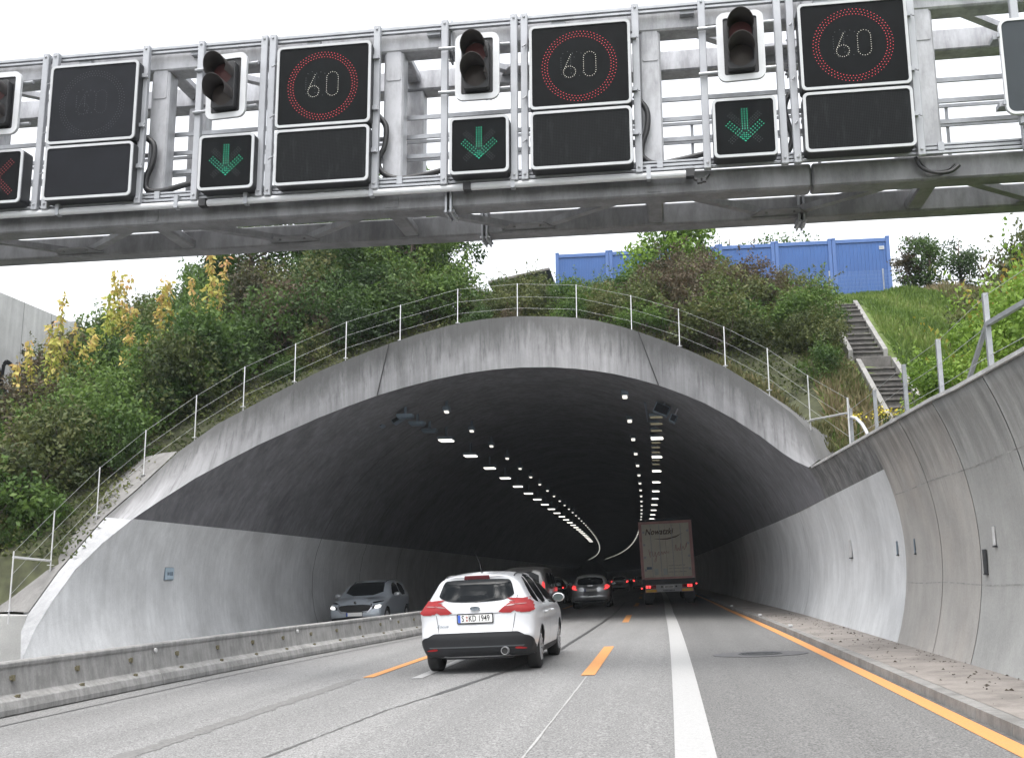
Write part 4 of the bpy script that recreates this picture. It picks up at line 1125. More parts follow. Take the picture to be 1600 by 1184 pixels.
def region(px, py):
    if px < 60 and py > 620: return 'at the left picture edge, lowest on the bank'
    if px < 120: return 'below the graffiti wall on the left bank'
    if px < 240: return 'under the golden saplings on the left bank'
    if px < 380: return 'left of the arch behind the cable fence posts'
    if px < 560: return 'below the tall trees, left of the arch crown'
    if px < 720: return 'just left of the arch crown behind the fence'
    if px < 900: return 'right behind the crown of the arch'
    if px < 1040: return 'right of the arch crown below the blue containers'
    if px < 1190: return 'below the bright green tree, right of the arch'
    if px < 1330: return 'beside the concrete stairs, right of the arch'
    if px < 1480: return 'right of the stairs on the grass bank'
    return 'at the right picture edge above the retaining wall'
SIL = [(-300,640),(0,640),(40,612),(75,560),(110,505),(150,480),(215,450),(240,415),(330,395),(420,380),(600,370),(690,375),(715,440),(740,430),(800,412),(860,412),(900,424),(960,424),(990,408),(1030,385),(1100,372),(1150,385),(1190,392),(1240,405),(1280,430),(1318,470),(1330,520),(1450,500),(1475,455),(1520,395),(1600,330),(1900,300)]
def fit(x, y, full):
    """how far a shrub of this full size may grow before it would top its neighbours' skyline"""
    z0 = H(x, y); hgt = 2.25*full; px, py = proj((x, y, z0+hgt)); lim = float(np.interp(px, [a for a, b in SIL], [b for a, b in SIL]))
    if py >= lim: return 1.0
    z1 = atY(px, lim, y).z; return max(0.0, (z1-z0)/hgt)
_fl = sorted([(y, x) for x, y in fpx[:11]] + [(1060, -60)])
def fline(py): return float(np.interp(py, [a for a, b in _fl], [b for a, b in _fl]))
placed = []
def put(kind, x, y, sc, hs=1.0):
    sc = min(sc, max(.35, sc*fit(x, y, sc*hs)))
    q = proj((x, y, H(x, y)+sc))
    r = region(*q); lab = f"{KW[kind]} shrub {r}"
    placed.append((x, y)); return bush(kind, x, y, sc, hs, lab, f"{KW[kind]} shrubs {r}")
def pick(*a): return random.choices([k for k, _ in a], [w_ for _, w_ in a])[0]
# left bank: jittered rows up the slope
for y in np.arange(20.6, 43.5, 1.3):
    for x in np.arange(-27, -4.0, 1.6):
        xx, yy = x+random.uniform(-.6,.6), y+random.uniform(-.5,.5)
        edge = yback(xx) if xx > -13.3 else (19.4 - (xx+13.3)*.1)
        d = yy-edge
        if d < 1.0 or (d > 13 and xx > -16): continue
        px, py = proj((xx, yy, H(xx, yy)+1.2))
        if px < -90 or px > 730: continue
        sc = 1.0+.30*min(1, d/6)+random.uniform(-.15,.2)
        if d < 1.9: sc *= .5
        if px > 600 and d > 6: continue
        if 380 < px < 540 and 450 < py < 550: k = pick(('brown',4),('dark',3),('olive',2))
        elif 20 < px < 170 and 570 < py < 680: k = pick(('brown',2),('olive',3),('dark',3),('mid',2))
        elif px < 130 and py > 650: k = pick(('dark',5),('olive',3),('mid',2),('brown',1))
        else: k = pick(('dark',6),('mid',5),('olive',3),('brown',.5))
        for f_ in (1, .82, .66, .52, .42):
            r_ = 1.3*sc*f_; qx, qy = proj((xx, yy, H(xx, yy)+.7*sc*f_)); rp = r_*FPX/yy
            if qx + rp*.80 < fline(qy + rp*.35): break
        else: continue
        put(k, xx, yy, sc*f_, random.uniform(.85, 1.15))
for (x, y, sc, k) in ((-15.6,24.0,.6,'dark'),(-14.9,23.7,.42,'mid'),(-15.9,23.0,.5,'olive'),(-15.2,22.6,.36,'dark')): put(k, x, y, sc)
# behind the crown and down to the stairs
for y in np.arange(32.0, 44, 1.5):
    for x in np.arange(-6.5, 6.0, 1.45):
        xx, yy = x+random.uniform(-.5,.5), y+random.uniform(-.45,.45)
        d = yy-yback(xx)
        if d < .9 or d > 9: continue
        px, py = proj((xx, yy, H(xx, yy)+1.0))
        if px < 720 or px > 1310 or xx > 4.6: continue
        if py < 385 and px < 960: continue
        sc = (.95+random.uniform(-.12,.2)) * (.68 if d < 1.9 else 1) * (.9 if px < 900 else 1.12)
        if yy > 41.5 and px > 1150: continue
        if 1020 < px < 1110: k = pick(('brown',6),('olive',2),('mid',1))
        elif 1110 <= px < 1290 and py < 470: k = pick(('olive',4),('brown',4),('mid',2))
        elif px > 1180: k = pick(('olive',4),('mid',4),('dark',1))
        else: k = pick(('mid',4),('olive',4),('dark',2),('brown',1))
        put(k, xx, yy, sc, random.uniform(.85,1.1))
for (x, y, sc, k) in ((4.5,31.5,.8,'olive'),(4.6,33.2,1.0,'mid'),(4.3,30.0,.6,'mid'),(4.6,35.2,1.15,'olive'),(4.2,36.8,1.3,'brown'),(4.6,38.3,1.3,'olive'),(3.4,39.5,1.5,'brown'),(2.2,38.5,1.6,'olive'),(3.0,36.0,1.3,'brown'),(.6,38.5,1.6,'brown'),(-.6,37.2,1.3,'brown'),(1.5,40.5,1.5,'olive')): put(k, x, y, sc)
# right edge
for (x, y, sc, k, h) in ((5.6,19.6,1.1,'bright',1.1),(6.6,20.4,1.5,'bright',1.3),(5.0,18.2,.7,'autumn',.9),(7.4,22.0,1.6,'bright',1.4),(6.3,22.6,1.15,'autumn',1.1),(7.0,24.2,1.2,'autumn',1.1),(8.2,23.6,1.8,'bright',1.4),(8.0,25.6,1.3,'autumn',1.2),(9.2,26.2,1.8,'olive',1.5),(8.6,27.6,1.2,'autumn',1.0),
                         (9.9,28.6,1.6,'olive',1.4),(10.9,30.6,1.8,'brown',1.4),(9.5,30.0,1.1,'autumn',1.0),(11.6,33.0,1.8,'olive',1.4),(10.6,33.4,1.1,'olive',1.0),(12.3,36.0,1.6,'mid',1.2),(7.4,19.2,1.7,'bright',1.3),(8.6,21.4,1.9,'bright',1.4),(10.4,24.6,2.0,'olive',1.5),(11.8,28,2.1,'olive',1.5),(8.9,24.0,2.2,'bright',1.5),(10.2,27.0,2.3,'olive',1.6),(9.4,25.0,2.0,'autumn',1.4),(7.9,21.0,2.0,'bright',1.5),(9.0,22.4,2.3,'bright',1.6),(11.2,31.5,2.3,'brown',1.5),(7.0,21.0,1.5,'autumn',1.2),(8.4,26.2,1.5,'bright',1.3),(5.9,17.2,.8,'autumn',.9),(12.4,31,2.0,'mid',1.4)):
    put(k, x, y, sc, h)
# small dark tree-like shrubs right of the containers
def tree(x, y, h, cr, kind, label, group, n=5200, leaf=.12, trunk_h=.35, ncl=34, rzf=.72, lean=0, dens=.42):
    t_ = empty('tree', (x, y, H(x, y)-.1), (0, lean, random.uniform(0, 6.28)), label, 'tree', group)
    P, N_, tt_, c, r = clumps(ncl, n, cr, h*rzf, cr*dens, z0=h*(1-rzf), hollow=.15)
    me = leafmesh('crown', P, N_, np.full(n, leaf), tt_); link_mesh('crown', me, L[kind], t_)
    mb = MB(); r0 = .035*h**.9
    tp = [Vector((0,0,-.5)), Vector((random.gauss(0,.05),random.gauss(0,.05),h*.25)), Vector((random.gauss(0,.12),random.gauss(0,.12),h*.55)), Vector((random.gauss(0,.15),random.gauss(0,.15),h*.93))]
    mb.tube(tp, [r0, r0*.8, r0*.5, r0*.12], 8)
    for i in range(0, len(c)):
        if i % 2: continue
        f = min(.9, max(.22, (c[i][2]-h*.12)/h)); b = tp[1].lerp(tp[2], min(1, max(0, (f-.25)/.3))) if f < .55 else tp[2].lerp(tp[3], (f-.55)/.38)
        e = Vector(c[i]); mb.tube([b, b.lerp(e, .55)+Vector((0,0,.06*h*.3)), e], [r0*.32, r0*.2, r0*.06], 5)
    mb.build('trunk', M['bark'], t_, smooth=True); return t_
tree(9.75, 39.6, 2.75, .95, 'dark', 'small dark green tree just right of the blue containers', None, 3600, .11, rzf=.97)
tree(10.75, 38.8, 2.4, .8, 'dark', 'small thin green tree right of the dark one by the containers', None, 2300, .11, rzf=.97)
tree(9.15, 39.8, 2.2, .55, 'brown', 'small reddish tree touching the right end of the containers', None, 1700, .10, rzf=.97)
# bright tree in front of the containers; dark trees behind them
tree(.2, 40.6, 4.2, 1.75, 'bright', 'bright green tree standing in front of the blue containers', None, 6000, .19, rzf=.9)
tree(3.2, 52.0, 6.2, 2.6, 'mid', 'green tree behind the containers, left of their right end', None, 6500, .17)
tree(6.2, 53.5, 6.0, 2.0, 'mid', 'thin green tree showing above the right blue containers', None, 3000, .17)
# the tall wood left of the crown
tl = [(-9.3,39.9,5.2,1.6,'dark','slim dark tree at the right end of the tall left trees'), (-10.4,40.4,6.2,2.2,'mid','full green tree second from the right of the tall left trees'), (-10.8,41.0,6.4,2.6,'dark','dense dark tree in the middle of the tall left trees'),
      (-13.2,40.5,6.3,2.5,'mid','green tree left of the dense dark tree'), (-15.4,41.5,6.4,2.4,'dark','dark tree behind the right golden sapling'), (-17.4,40.6,5.8,2.1,'mid','green tree at the left end of the tall left trees'), (-9.6,37.5,4.6,2.0,'mid','broad tree in front of the tall left trees'), (-9.6,38.6,4.4,1.5,'dark','dark tree filling the gap at the right of the tall left trees'), (-12.2,37.6,4.2,2.0,'dark','lower dark tree in front of the tall left trees'), (-19.3,41.5,4.0,1.7,'dark','low dark tree between the golden saplings')]
for (x, y, h, cr, k, lb) in tl: tree(x, y, h, cr, k, lb, 'tall trees left of the arch', 7500, .15, rzf=.84, ncl=42, dens=.36)
# golden saplings
def sapling(x, y, h, n_st, label, spread=.5, kind='gold'):
    t_ = empty('sapling', (x, y, H(x, y)), (0, 0, random.uniform(0, 6.28)), label, 'sapling', 'golden saplings on the left bank')
    mb = MB(); P = []; N_ = []; tt_ = []
    for k in range(n_st):
        a = 2*pi*k/n_st+random.random(); hh = h*random.uniform(.62, 1); pts = []; rr = []
        for s in range(7):
            f = s/6; pts.append(Vector((cos(a)*spread*f*(1.3-f*.5)+random.gauss(0,.04), sin(a)*spread*f*(1.3-f*.5)+random.gauss(0,.04), hh*f))); rr.append(.026*(1-.85*f))
        mb.tube(pts, rr, 6); bt = random.uniform(-.15, .2)
        for q in range(int(105*hh/3)):
            f = random.uniform(.22, 1)**.8; i = min(5, int(f*6)); p = pts[i].lerp(pts[i+1], f*6-i); b = random.uniform(0, 6.28); l_ = random.uniform(.02, .26)*(1.15-f*.75)
            P.append((p.x+cos(b)*l_, p.y+sin(b)*l_, p.z+random.uniform(-.03,.1))); N_.append((cos(b), sin(b), .3)); tt_.append(.30+bt+.45*(f-.4)+random.gauss(0,.16))
    me = leafmesh('foliage', np.array(P), np.array(N_), np.full(len(P), .21), np.array(tt_), droop=1.1, aspect=.5)
    link_mesh('foliage', me, L[kind], t_); mb.build('stem', M['bark'], t_); return t_
def sap_at(px, pyt, Y, lab, n_st=4, spread=.5):
    p = atY(px, pyt, Y); sapling(p.x, Y, p.z-H(p.x, Y), n_st, lab, spread)
sap_at(328, 395, 34.0, 'forked golden sapling nearest the tall trees', 4, .75)
sap_at(262, 425, 33.0, 'dense orange and gold sapling second from the right', 4, .30)
sap_at(196, 415, 33.5, 'tall thin golden sapling rising against the sky', 4, .45)
sap_at(165, 455, 32.0, 'yellow green sapling left of the tall thin one', 3, .5)
sap_at(143, 470, 31.0, 'slender gold sapling in the middle of the group', 2, .2)
sap_at(103, 445, 32.5, 'golden sapling in front of the right end of the graffiti wall', 4, .6)
sap_at(58, 520, 30.5, 'leaning yellow sapling in front of the graffiti', 3, .8)
sap_at(212, 505, 30.5, 'low yellow green sapling at the right of the group', 3, .45)
# ground cover and grass
def scatter(n, fx, size, kind, name, label, droop=0, upn=(0,0,1), hmax=.25, aspect=.55, cond=None):
    P = []; 
    while len(P) < n:
        x, y = fx()
        if cond and not cond(x, y): continue
        P.append((x, y, H(x, y)+random.uniform(0, hmax)))
    P = np.array(P); t_ = .45+.25*np.sin(P[:,0]*1.7+P[:,1])+rng.normal(0,.15,n)
    me = leafmesh(name, P, np.tile(upn, (n,1)), np.full(n, size), t_, droop, aspect); o = link_mesh(name, me, L[kind]); tag(o, label, kind='stuff'); return o
def fL(): return random.uniform(-27,-4), random.uniform(20,43)
def okL(x, y): return (y > (yback(x)+.12 if x > -13.3 else 21.2-(x+14)*.0)) and not (-14.6 < x <= -13.3 and y < 22)
scatter(60000, fL, .12, 'olive', 'ground_cover', 'low creeping plants covering the bank behind the tunnel collar', cond=okL, hmax=.35)
scatter(22000, lambda: (random.uniform(-6, 6), random.uniform(29, 44)), .11, 'olive', 'ground_cover', 'low creeping plants between the shrubs right of the arch crown', cond=lambda x, y: (y > yback(x)+.1 if x < 4.05 else True) and x < 5.3, hmax=.35)
def blades(n, fx, hgt, kind, name, label, cond):
    P = []
    while len(P) < n:
        x, y = fx()
        if cond(x, y): P.append((x, y, H(x, y)-.02))
    P = np.array(P); t_ = .45+.22*np.sin(P[:,0]*2.1+P[:,1]*1.3)+rng.normal(0,.16,n)
    hv = hgt*(.6+.5*(np.sin(P[:,0]*1.1+2)*np.cos(P[:,1]*.9)+1)/2)
    me = leafmesh(name, P, np.tile((0,0,.2), (n,1)), hv, t_, droop=-2.6, aspect=.16); o = link_mesh(name, me, L[kind]); tag(o, label, kind='stuff')
offst = lambda x, y: not (5.25 < x < 6.72 and 24.6 < y < 36.2)
blades(52000, lambda: (random.uniform(6.4, 12), random.uniform(22, 43.2)), .30, 'grass', 'grass', 'green grass on the bank right of the stairs', offst)
blades(7000, lambda: (random.uniform(4.1, 5.6), random.uniform(20, 34)), .40, 'dry', 'tall_grass', 'tall dry grass between the tunnel mouth and the stairs', offst)
blades(17000, lambda: (random.uniform(4.1, 5.6), random.uniform(20, 38)), .26, 'grass', 'grass', 'green grass left of the stairs', offst)
blades(5000, lambda: (random.uniform(9.6, 12), random.uniform(33, 40)), .50, 'dry', 'tall_grass', 'tall dry stalks right of the grass bank', offst)
blades(5000, lambda: (random.uniform(4.0, 7.5), random.uniform(12, 22)), .35, 'grass', 'grass', 'weeds growing behind the top of the retaining wall', offst)
blades(5200, lambda: (random.uniform(-3, 4.0), random.uniform(26, 36)), .35, 'dry', 'tall_grass', 'dry weeds along the back of the tunnel collar', lambda x, y: 0.1 < y-yback(x) < 1.4)
# yellow ragwort flowers by the stairs
for i, (px, py) in enumerate(((1372,648),(1383,655),(1392,660),(1340,652),(1412,645))):
    p = atY(px, py+12, 27.0 if i < 3 else 26.3); t_ = empty('wildflower', (p.x, p.y, H(p.x, p.y)), label=['yellow wildflower nearest the retaining wall fence post', 'yellow wildflower left of the stairs foot', 'yellow wildflower at the foot of the stairs', 'yellow wildflower nearest the white bent pipe', 'yellow wildflower on the lowest visible step'][i], cat='flower', group='yellow wildflowers by the stairs')
    hgt = max(.35, p.z-H(p.x, p.y)+.2); mb = MB()
    for k in range(5): mb.tube([(0,0,0), (random.gauss(0,.08), random.gauss(0,.08), hgt)], .008, 4)
    mb.build('stalk', L['grass'], t_)
    P = rng.normal(size=(70,3))*np.array([.13,.13,.07]); P[:,2] += hgt; me = leafmesh('flower_head', P, np.tile((0,0,1.0),(70,1)), np.full(70,.06), np.full(70,.5)); link_mesh('flower_head', me, M.setdefault('yellow_flower', simple('yellow_flower', (.62,.50,.03), .7)), t_)

# ------------------------------------------------------------------ lamps under the tunnel roof
def lamp(name, p, sx, sy, sz, label, group, mat, rx=0.0):
    t_ = empty(name, p, (rx, 0, 0), label, 'lamp', group)
    mb = MB(); mb.box((-sx/2-.04, -sy/2-.04, .0), (sx/2+.04, sy/2+.04, sz+.05)); mb.box((-.04, -.04, sz+.05), (.04, .04, sz+.5)); mb.build('housing', M['sign_dark'], t_, bevel=.01)
    mb = MB(); mb.box((-sx/2, -sy/2, -sz*.8), (sx/2, sy/2, -.002)); mb.build('lens', mat, t_, bevel=min(.02, sz*.2)); return t_
def put_lamps(name, proto_args, pos, lab, group, mat, near):
    pr = None
    for k, p in enumerate(pos):
        lb = f"{near[k]} {lab}" if k < len(near) else f"small far {lab}"
        if pr is None: o = pr = lamp(name, p, *proto_args, lb, group, mat)
        else:
            o = copy_tree(pr); o.location = p; o['label'] = lb
ORD = ['nearest', 'second nearest', 'third nearest', 'fourth nearest', 'fifth nearest', 'sixth nearest']
dr = lambda y, y0: tx(y)-tx(y0)
put_lamps('tunnel_lamp', (.52, .55, .06), [(-8.55+dr(y,39.4), y, 6.55) for y in [39.4+5.37*k for k in range(24)]], 'rectangular lamp of the left tunnel row', 'left row of rectangular tunnel lamps', M['lamp_white'], ORD)
put_lamps('tunnel_lamp', (.50, .60, .06), [(-.49+dr(y,43.2), y, 6.93) for y in [43.2+6.95*k for k in range(18)]], 'rectangular lamp of the right tunnel row', 'right row of rectangular tunnel lamps', M['lamp_white'], ORD)
put_lamps('spot_lamp', (.15, .22, .10), [(-7.68+dr(y,35.4), y, 7.05) for y in [35.4+5.0*k for k in range(70)]], 'small round lamp of the left tunnel row', 'left row of small tunnel lamps', M['spot_white'], ORD)
put_lamps('spot_lamp', (.17, .22, .13), [(-1.44+dr(y,35.1), y, 7.35) for y in [35.1+5.7*k for k in range(62)]], 'small round lamp of the right tunnel row', 'right row of small tunnel lamps', M['spot_white'], ORD)
put_lamps('unlit_lamp', (.46, .3, .05), [(-.52+dr(y,44.7), y, 6.97) for y in (37.6,39.3,41.2,45.0,46.7,48.6,52.0,54)], 'dim unlit strip lamp beside the right rectangular lamps', 'dim strip lamps at the right of the tunnel roof', M['unlit_lens_glow'], ORD[:3])
put_lamps('unlit_lamp', (.46, .3, .05), [(-8.7, y, 6.58) for y in (33.6,35.3,37.2)], 'dark unlit strip lamp before the left rectangular lamps', 'dark strip lamps at the left of the tunnel roof', M['sign_dark'], ORD[:3])
# dark equipment boxes hung near the entrance
def ebox(px, py, Y, sx, sz, yaw, label, red=False):
    p = atY(px, py, Y); t_ = empty('equipment_box', p, (0, yaw, 0), label, 'box')
    mb = MB(); mb.box((-sx/2, -.15, -sz/2), (sx/2, .25, sz/2)); mb.build('case', M['sign_dark'] if not red else M['panel_unlit'], t_, bevel=.02)
    mb = MB(); mb.box((-sx/2+.03, -.165, -sz/2+.03), (sx/2-.03, -.148, sz/2-.03)); mb.build('front_panel', M['panel_unlit'], t_)
    mb = MB(); mb.bar((0, .05, sz/2), (0, .05, sz/2+.5), .05, .05); mb.build('hanger', M['galvanised'], t_)
ebox(622, 652, 34.3, .48, .30, radians(-32), 'dark tilted box hanging at the upper left of the tunnel mouth')
ebox(596, 664, 34.0, .14, .14, radians(-32), 'tiny lamp box left of the tilted dark box')
ebox(1034, 640, 34.2, .50, .34, radians(25), 'dark tilted box hanging at the upper right of the tunnel mouth')
ebox(1052, 654, 34.0, .22, .26, radians(25), 'smaller grey box right of the tilted dark box')
mb = MB(); mb.tube([(-.78+tx(y)*.0, y, 7.25) for y in np.arange(36, 120, 6)], .05, 8); o = mb.build('cable_duct', M['sign_dark']); tag(o, 'dark cable duct along the right part of the tunnel roof', 'duct')
for i, (y, x) in enumerate(((31.0, 2.62), (24.5, 2.66), (40, 2.5))):
    t_ = empty('kerb_reflector', (x+lx(y)+.05, y, zroad(x)+.11), label=['white marker stud on the kerb inside the tunnel', 'white marker stud on the kerb nearest the mouth', 'farthest white marker stud on the kerb'][i], cat='marker')
    mb = MB(); mb.box((-.05, -.02, 0), (.05, .03, .05)); mb.build('stud', M['white_plate'], t_, bevel=.008)
    mb = MB(); mb.box((-.04, -.024, .012), (.04, -.019, .04)); mb.build('reflector', M['white_rim'], t_)

# ------------------------------------------------------------------ vehicles
def chaikin(p, n=2, closed=True):
    for _ in range(n):
        q = []
        for i in range(len(p)):
            a, b = p[i], p[(i+1) % len(p)]; q += [(a[0]*.75+b[0]*.25, a[1]*.75+b[1]*.25), (a[0]*.25+b[0]*.75, a[1]*.25+b[1]*.75)]
        p = q
    return p
def resample(p, step):
    o = []
    for i in range(len(p)):
        a, b = p[i], p[(i+1) % len(p)]; d = hypot(b[0]-a[0], b[1]-a[1]); k = max(1, int(round(d/step)))
        o += [(a[0]+(b[0]-a[0])*j/k, a[1]+(b[1]-a[1])*j/k) for j in range(k)]
    return o
class Shell:
    """smooth car shell: side outline (y,z), half width W(y,z), edge radius rr(y,z); exact to sample anywhere"""
    def __init__(s, outline, W, rr, nexp, step):
        s.ol = resample(chaikin(outline, 2), step); s.A = np.array(s.ol); s.W, s.rr, s.n = W, rr, nexp
        s.y0, s.z0 = s.A.min(0)-.02; s.y1, s.z1 = s.A.max(0)+.02; s.h = .01
        ys = np.arange(s.y0, s.y1+.01, s.h); zs = np.arange(s.z0, s.z1+.01, s.h)
        g = np.array([(q, r) for q in ys for r in zs]); d = s.dist(g); d[~s.inside(g)] *= -1
        s.D = d.reshape(len(ys), len(zs))
    def dist(s, P):
        P = np.asarray(P, float); best = np.full(len(P), 9.); A = s.A; B = np.roll(A, -1, 0)
        for i in range(len(A)):
            D = B[i]-A[i]; t = np.clip(((P-A[i])@D)/max(D@D, 1e-9), 0, 1); q = A[i]+t[:,None]*D; best = np.minimum(best, np.hypot(*(P-q).T))
        return best
    def inside(s, P):
        P = np.asarray(P, float); A = s.A; c = np.zeros(len(P), bool); j = len(A)-1
        for i in range(len(A)):
            c ^= ((A[i,1] > P[:,1]) != (A[j,1] > P[:,1])) & (P[:,0] < (A[j,0]-A[i,0])*(P[:,1]-A[i,1])/(A[j,1]-A[i,1]+1e-12)+A[i,0]); j = i
        return c
    def dg(s, y, z):
        u = np.clip((y-s.y0)/s.h, 0, s.D.shape[0]-1.001); v = np.clip((z-s.z0)/s.h, 0, s.D.shape[1]-1.001)
        i = u.astype(int); j = v.astype(int); fu, fv = u-i, v-j; D = s.D
        return (D[i,j]*(1-fu)+D[i+1,j]*fu)*(1-fv)+(D[i,j+1]*(1-fu)+D[i+1,j+1]*fu)*fv
    def F(s, y, z, d=None):
        y = np.asarray(y, float); z = np.asarray(z, float)
        d = s.dg(y, z) if d is None else d
        k = np.clip(d/s.rr(y, z), 0, 1); return s.W(y, z)*(1-(1-k)**s.n)**(1/s.n)
    def scan(s, x, fixed, axis, rev):
        """first point of the shell met along y (or z) for given x and the other coordinate"""
        x = np.abs(np.asarray(x, float)); fixed = np.asarray(fixed, float)
        lo, hi = (s.y0, s.y1) if axis == 'y' else (s.z0, s.z1)
        t = np.arange(lo, hi, .004); t = t[::-1] if rev else t
        res = np.full(len(x), np.nan)
        for i in range(0, len(x), 2000):
            xx = x[i:i+2000,None]; ff = fixed[i:i+2000,None]*np.ones_like(t); tt = np.ones_like(xx)*t
            v = s.F(tt, ff) if axis == 'y' else s.F(ff, tt)
            okk = v >= np.maximum(xx, 1e-3); k = okk.argmax(1); has = okk.any(1)
            r = np.arange(len(k)); k1 = np.maximum(k-1, 0); va, vb = v[r,k1], v[r,k]; f = np.clip((xx[:,0]-va)/np.maximum(vb-va, 1e-6), 0, 1)
            q = t[k1]+(t[k]-t[k1])*f; q[~has] = np.nan; res[i:i+2000] = q
        return res
    def side(s, y, z): return float(s.F(np.array([y]), np.array([z]))[0])
    def top(s, x, y): return float(s.scan([x], [y], 'z', True)[0])
    def sample(s, axis, u, v):
        u = np.asarray(u, float); v = np.asarray(v, float)
        if axis in ('rear', 'front'):
            y = s.scan(u, v, 'y', axis == 'front'); return np.stack([u, y, v], 1)
        sg = 1 if axis == 'right' else -1
        x = s.F(u, v); x[x < .05] = np.nan; return np.stack([sg*x, u, v], 1)
def body_mesh(name, outline, W, arches, rr, mat, parent, nexp=3.2, step=.045):
    sh = Shell(outline, W, rr, nexp, step); A = sh.A; n = len(A)
    T = np.roll(A, -1, 0)-np.roll(A, 1, 0); T /= np.linalg.norm(T, axis=1)[:,None]; Nn = np.stack([-T[:,1], T[:,0]], 1)
    if sh.inside(A+Nn*.02).mean() < .5: Nn = -Nn
    pts = [A]; ds = [np.zeros(n)]
    for d in (.0012, .005, .014, .03, .055, .09, .13, .17):
        q = A+Nn*d; dq = sh.dist(q); ok = (dq > d*.93) & sh.inside(q); pts.append(q[ok]); ds.append(dq[ok])
    g = np.array([(a, b) for a in np.arange(A[:,0].min(), A[:,0].max(), .06) for b in np.arange(A[:,1].min(), A[:,1].max(), .055)])
    g = g[sh.inside(g)]; dg = sh.dist(g); pts.append(g[dg > .19]); ds.append(dg[dg > .19])
    P = np.vstack(pts); D = np.concatenate(ds); keep = np.ones(len(P), bool)
    for (ya, za, ra) in arches:
        r_ = np.hypot(P[:,0]-ya, P[:,1]-za); keep &= ~(r_ < ra+.02)
    P = P[keep]; D = D[keep]
    for (ya, za, ra) in arches:
        c = np.array([(ya+ra*cos(a), za+ra*sin(a)) for a in np.linspace(0, 2*pi, 64, endpoint=False)]); c = c[sh.inside(c)]
        P = np.vstack([P, c]); D = np.concatenate([D, sh.dist(c)])
    vo, eo, fo, ov, oe, of = delaunay_2d_cdt([Vector(p) for p in P], [], [], 0, 1e-5)
    vo = np.array([tuple(v) for v in vo]); Dv = sh.dist(vo); wv = sh.F(vo[:,0], vo[:,1], Dv); wv[Dv < 1e-4] = 0
    cen = np.array([vo[list(f)].mean(0) for f in fo]); okf = sh.inside(cen)
    for (ya, za, ra) in arches: okf &= np.hypot(cen[:,0]-ya, cen[:,1]-za) > ra-.003
    F_ = [tuple(f) for f, k in zip(fo, okf) if k]; N_ = len(vo)
    e = .004; gy = (sh.F(vo[:,0]+e, vo[:,1])-sh.F(vo[:,0]-e, vo[:,1]))/(2*e); gz = (sh.F(vo[:,0], vo[:,1]+e)-sh.F(vo[:,0], vo[:,1]-e))/(2*e)
    nr = np.stack([np.ones(N_), -gy, -gz], 1); nr /= np.linalg.norm(nr, axis=1)[:,None]; nl = nr*np.array([-1,1,1])
    vs_ = [(w_, y, z) for (y, z), w_ in zip(vo, wv)] + [(-w_, y, z) for (y, z), w_ in zip(vo, wv)]
    fs_ = []
    for f in F_:
        a_, b_, c_ = [Vector(vs_[i]) for i in f[:3]]
        if (b_-a_).cross(c_-a_).dot(Vector(nr[f[0]]+nr[f[1]]+nr[f[2]])) < 0: f = tuple(reversed(f))
        fs_.append(f); fs_.append(tuple(N_+i for i in reversed(f)))
    me = bpy.data.meshes.new(name); me.from_pydata(vs_, [], fs_); me.polygons.foreach_set('use_smooth', [True]*len(fs_)); me.update()
    me.normals_split_custom_set_from_vertices([tuple(q) for q in nr]+[tuple(q) for q in nl])
    return link_mesh(name, me, mat, parent), sh
def decal(mb, sh, poly, axis, off=.004, step=.035, rnd=1):
    """a panel (window, lamp, trim) that follows the body under its outline"""
    p = resample(chaikin(poly, rnd) if rnd else poly, step); n = len(p); pa = np.array(p)
    pts = [Vector(q) for q in p]
    us = np.arange(pa[:,0].min()+step, pa[:,0].max(), step); vv = np.arange(pa[:,1].min()+step, pa[:,1].max(), step)
    g = np.array([(a, b) for a in us for b in vv]).reshape(-1, 2)
    if len(g):
        c = np.zeros(len(g), bool); j = n-1
        for i in range(n):
            c ^= ((pa[i,1] > g[:,1]) != (pa[j,1] > g[:,1])) & (g[:,0] < (pa[j,0]-pa[i,0])*(g[:,1]-pa[i,1])/(pa[j,1]-pa[i,1]+1e-12)+pa[i,0]); j = i
        g = g[c]
        if len(g): g = g[((g[:,None,:]-pa[None])**2).sum(2).min(1) > (step*.6)**2]
        pts += [Vector(q) for q in g]
    vo, eo, fo, *_ = delaunay_2d_cdt(pts, [], [list(range(n))], 1, 1e-6)
    q = np.array([tuple(v) for v in vo]); u, v = q[:,0], q[:,1]; X = sh.sample(axis, u, v); e = .006
    du = sh.sample(axis, u+e, v)-sh.sample(axis, u-e, v); dv = sh.sample(axis, u, v+e)-sh.sample(axis, u, v-e)
    nn = np.cross(du, dv); ln = np.linalg.norm(nn, axis=1); out = {'rear': (0,-1,0), 'front': (0,1,0), 'right': (1,0,0), 'left': (-1,0,0)}[axis]
    bad = ~np.isfinite(ln) | (ln < 1e-12); nn[bad] = out; ln[bad] = 1; nn = nn/ln[:,None]; sg = np.sign(nn@np.array(out)); sg[sg == 0] = 1; nn *= sg[:,None]
    X = X+nn*off; good = np.isfinite(X).all(1); mp = {}
    for i in range(len(X)):
        if good[i]: mp[i] = len(mb.v); mb.v.append(tuple(X[i]))
    lim = step*9
    for f in fo:
        if all(i in mp for i in f):
            w3 = [X[i] for i in f]
            if max(np.linalg.norm(w3[k]-w3[k-1]) for k in range(len(w3))) < lim: mb.f.append(tuple(mp[i] for i in f)); mb.mi.append(0)
    return mb
def sst(a, b, x): x = np.clip((x-a)/(b-a), 0, 1); return x*x*(3-2*x)
def mirror(p): return [(-a, b) for a, b in reversed(p)]
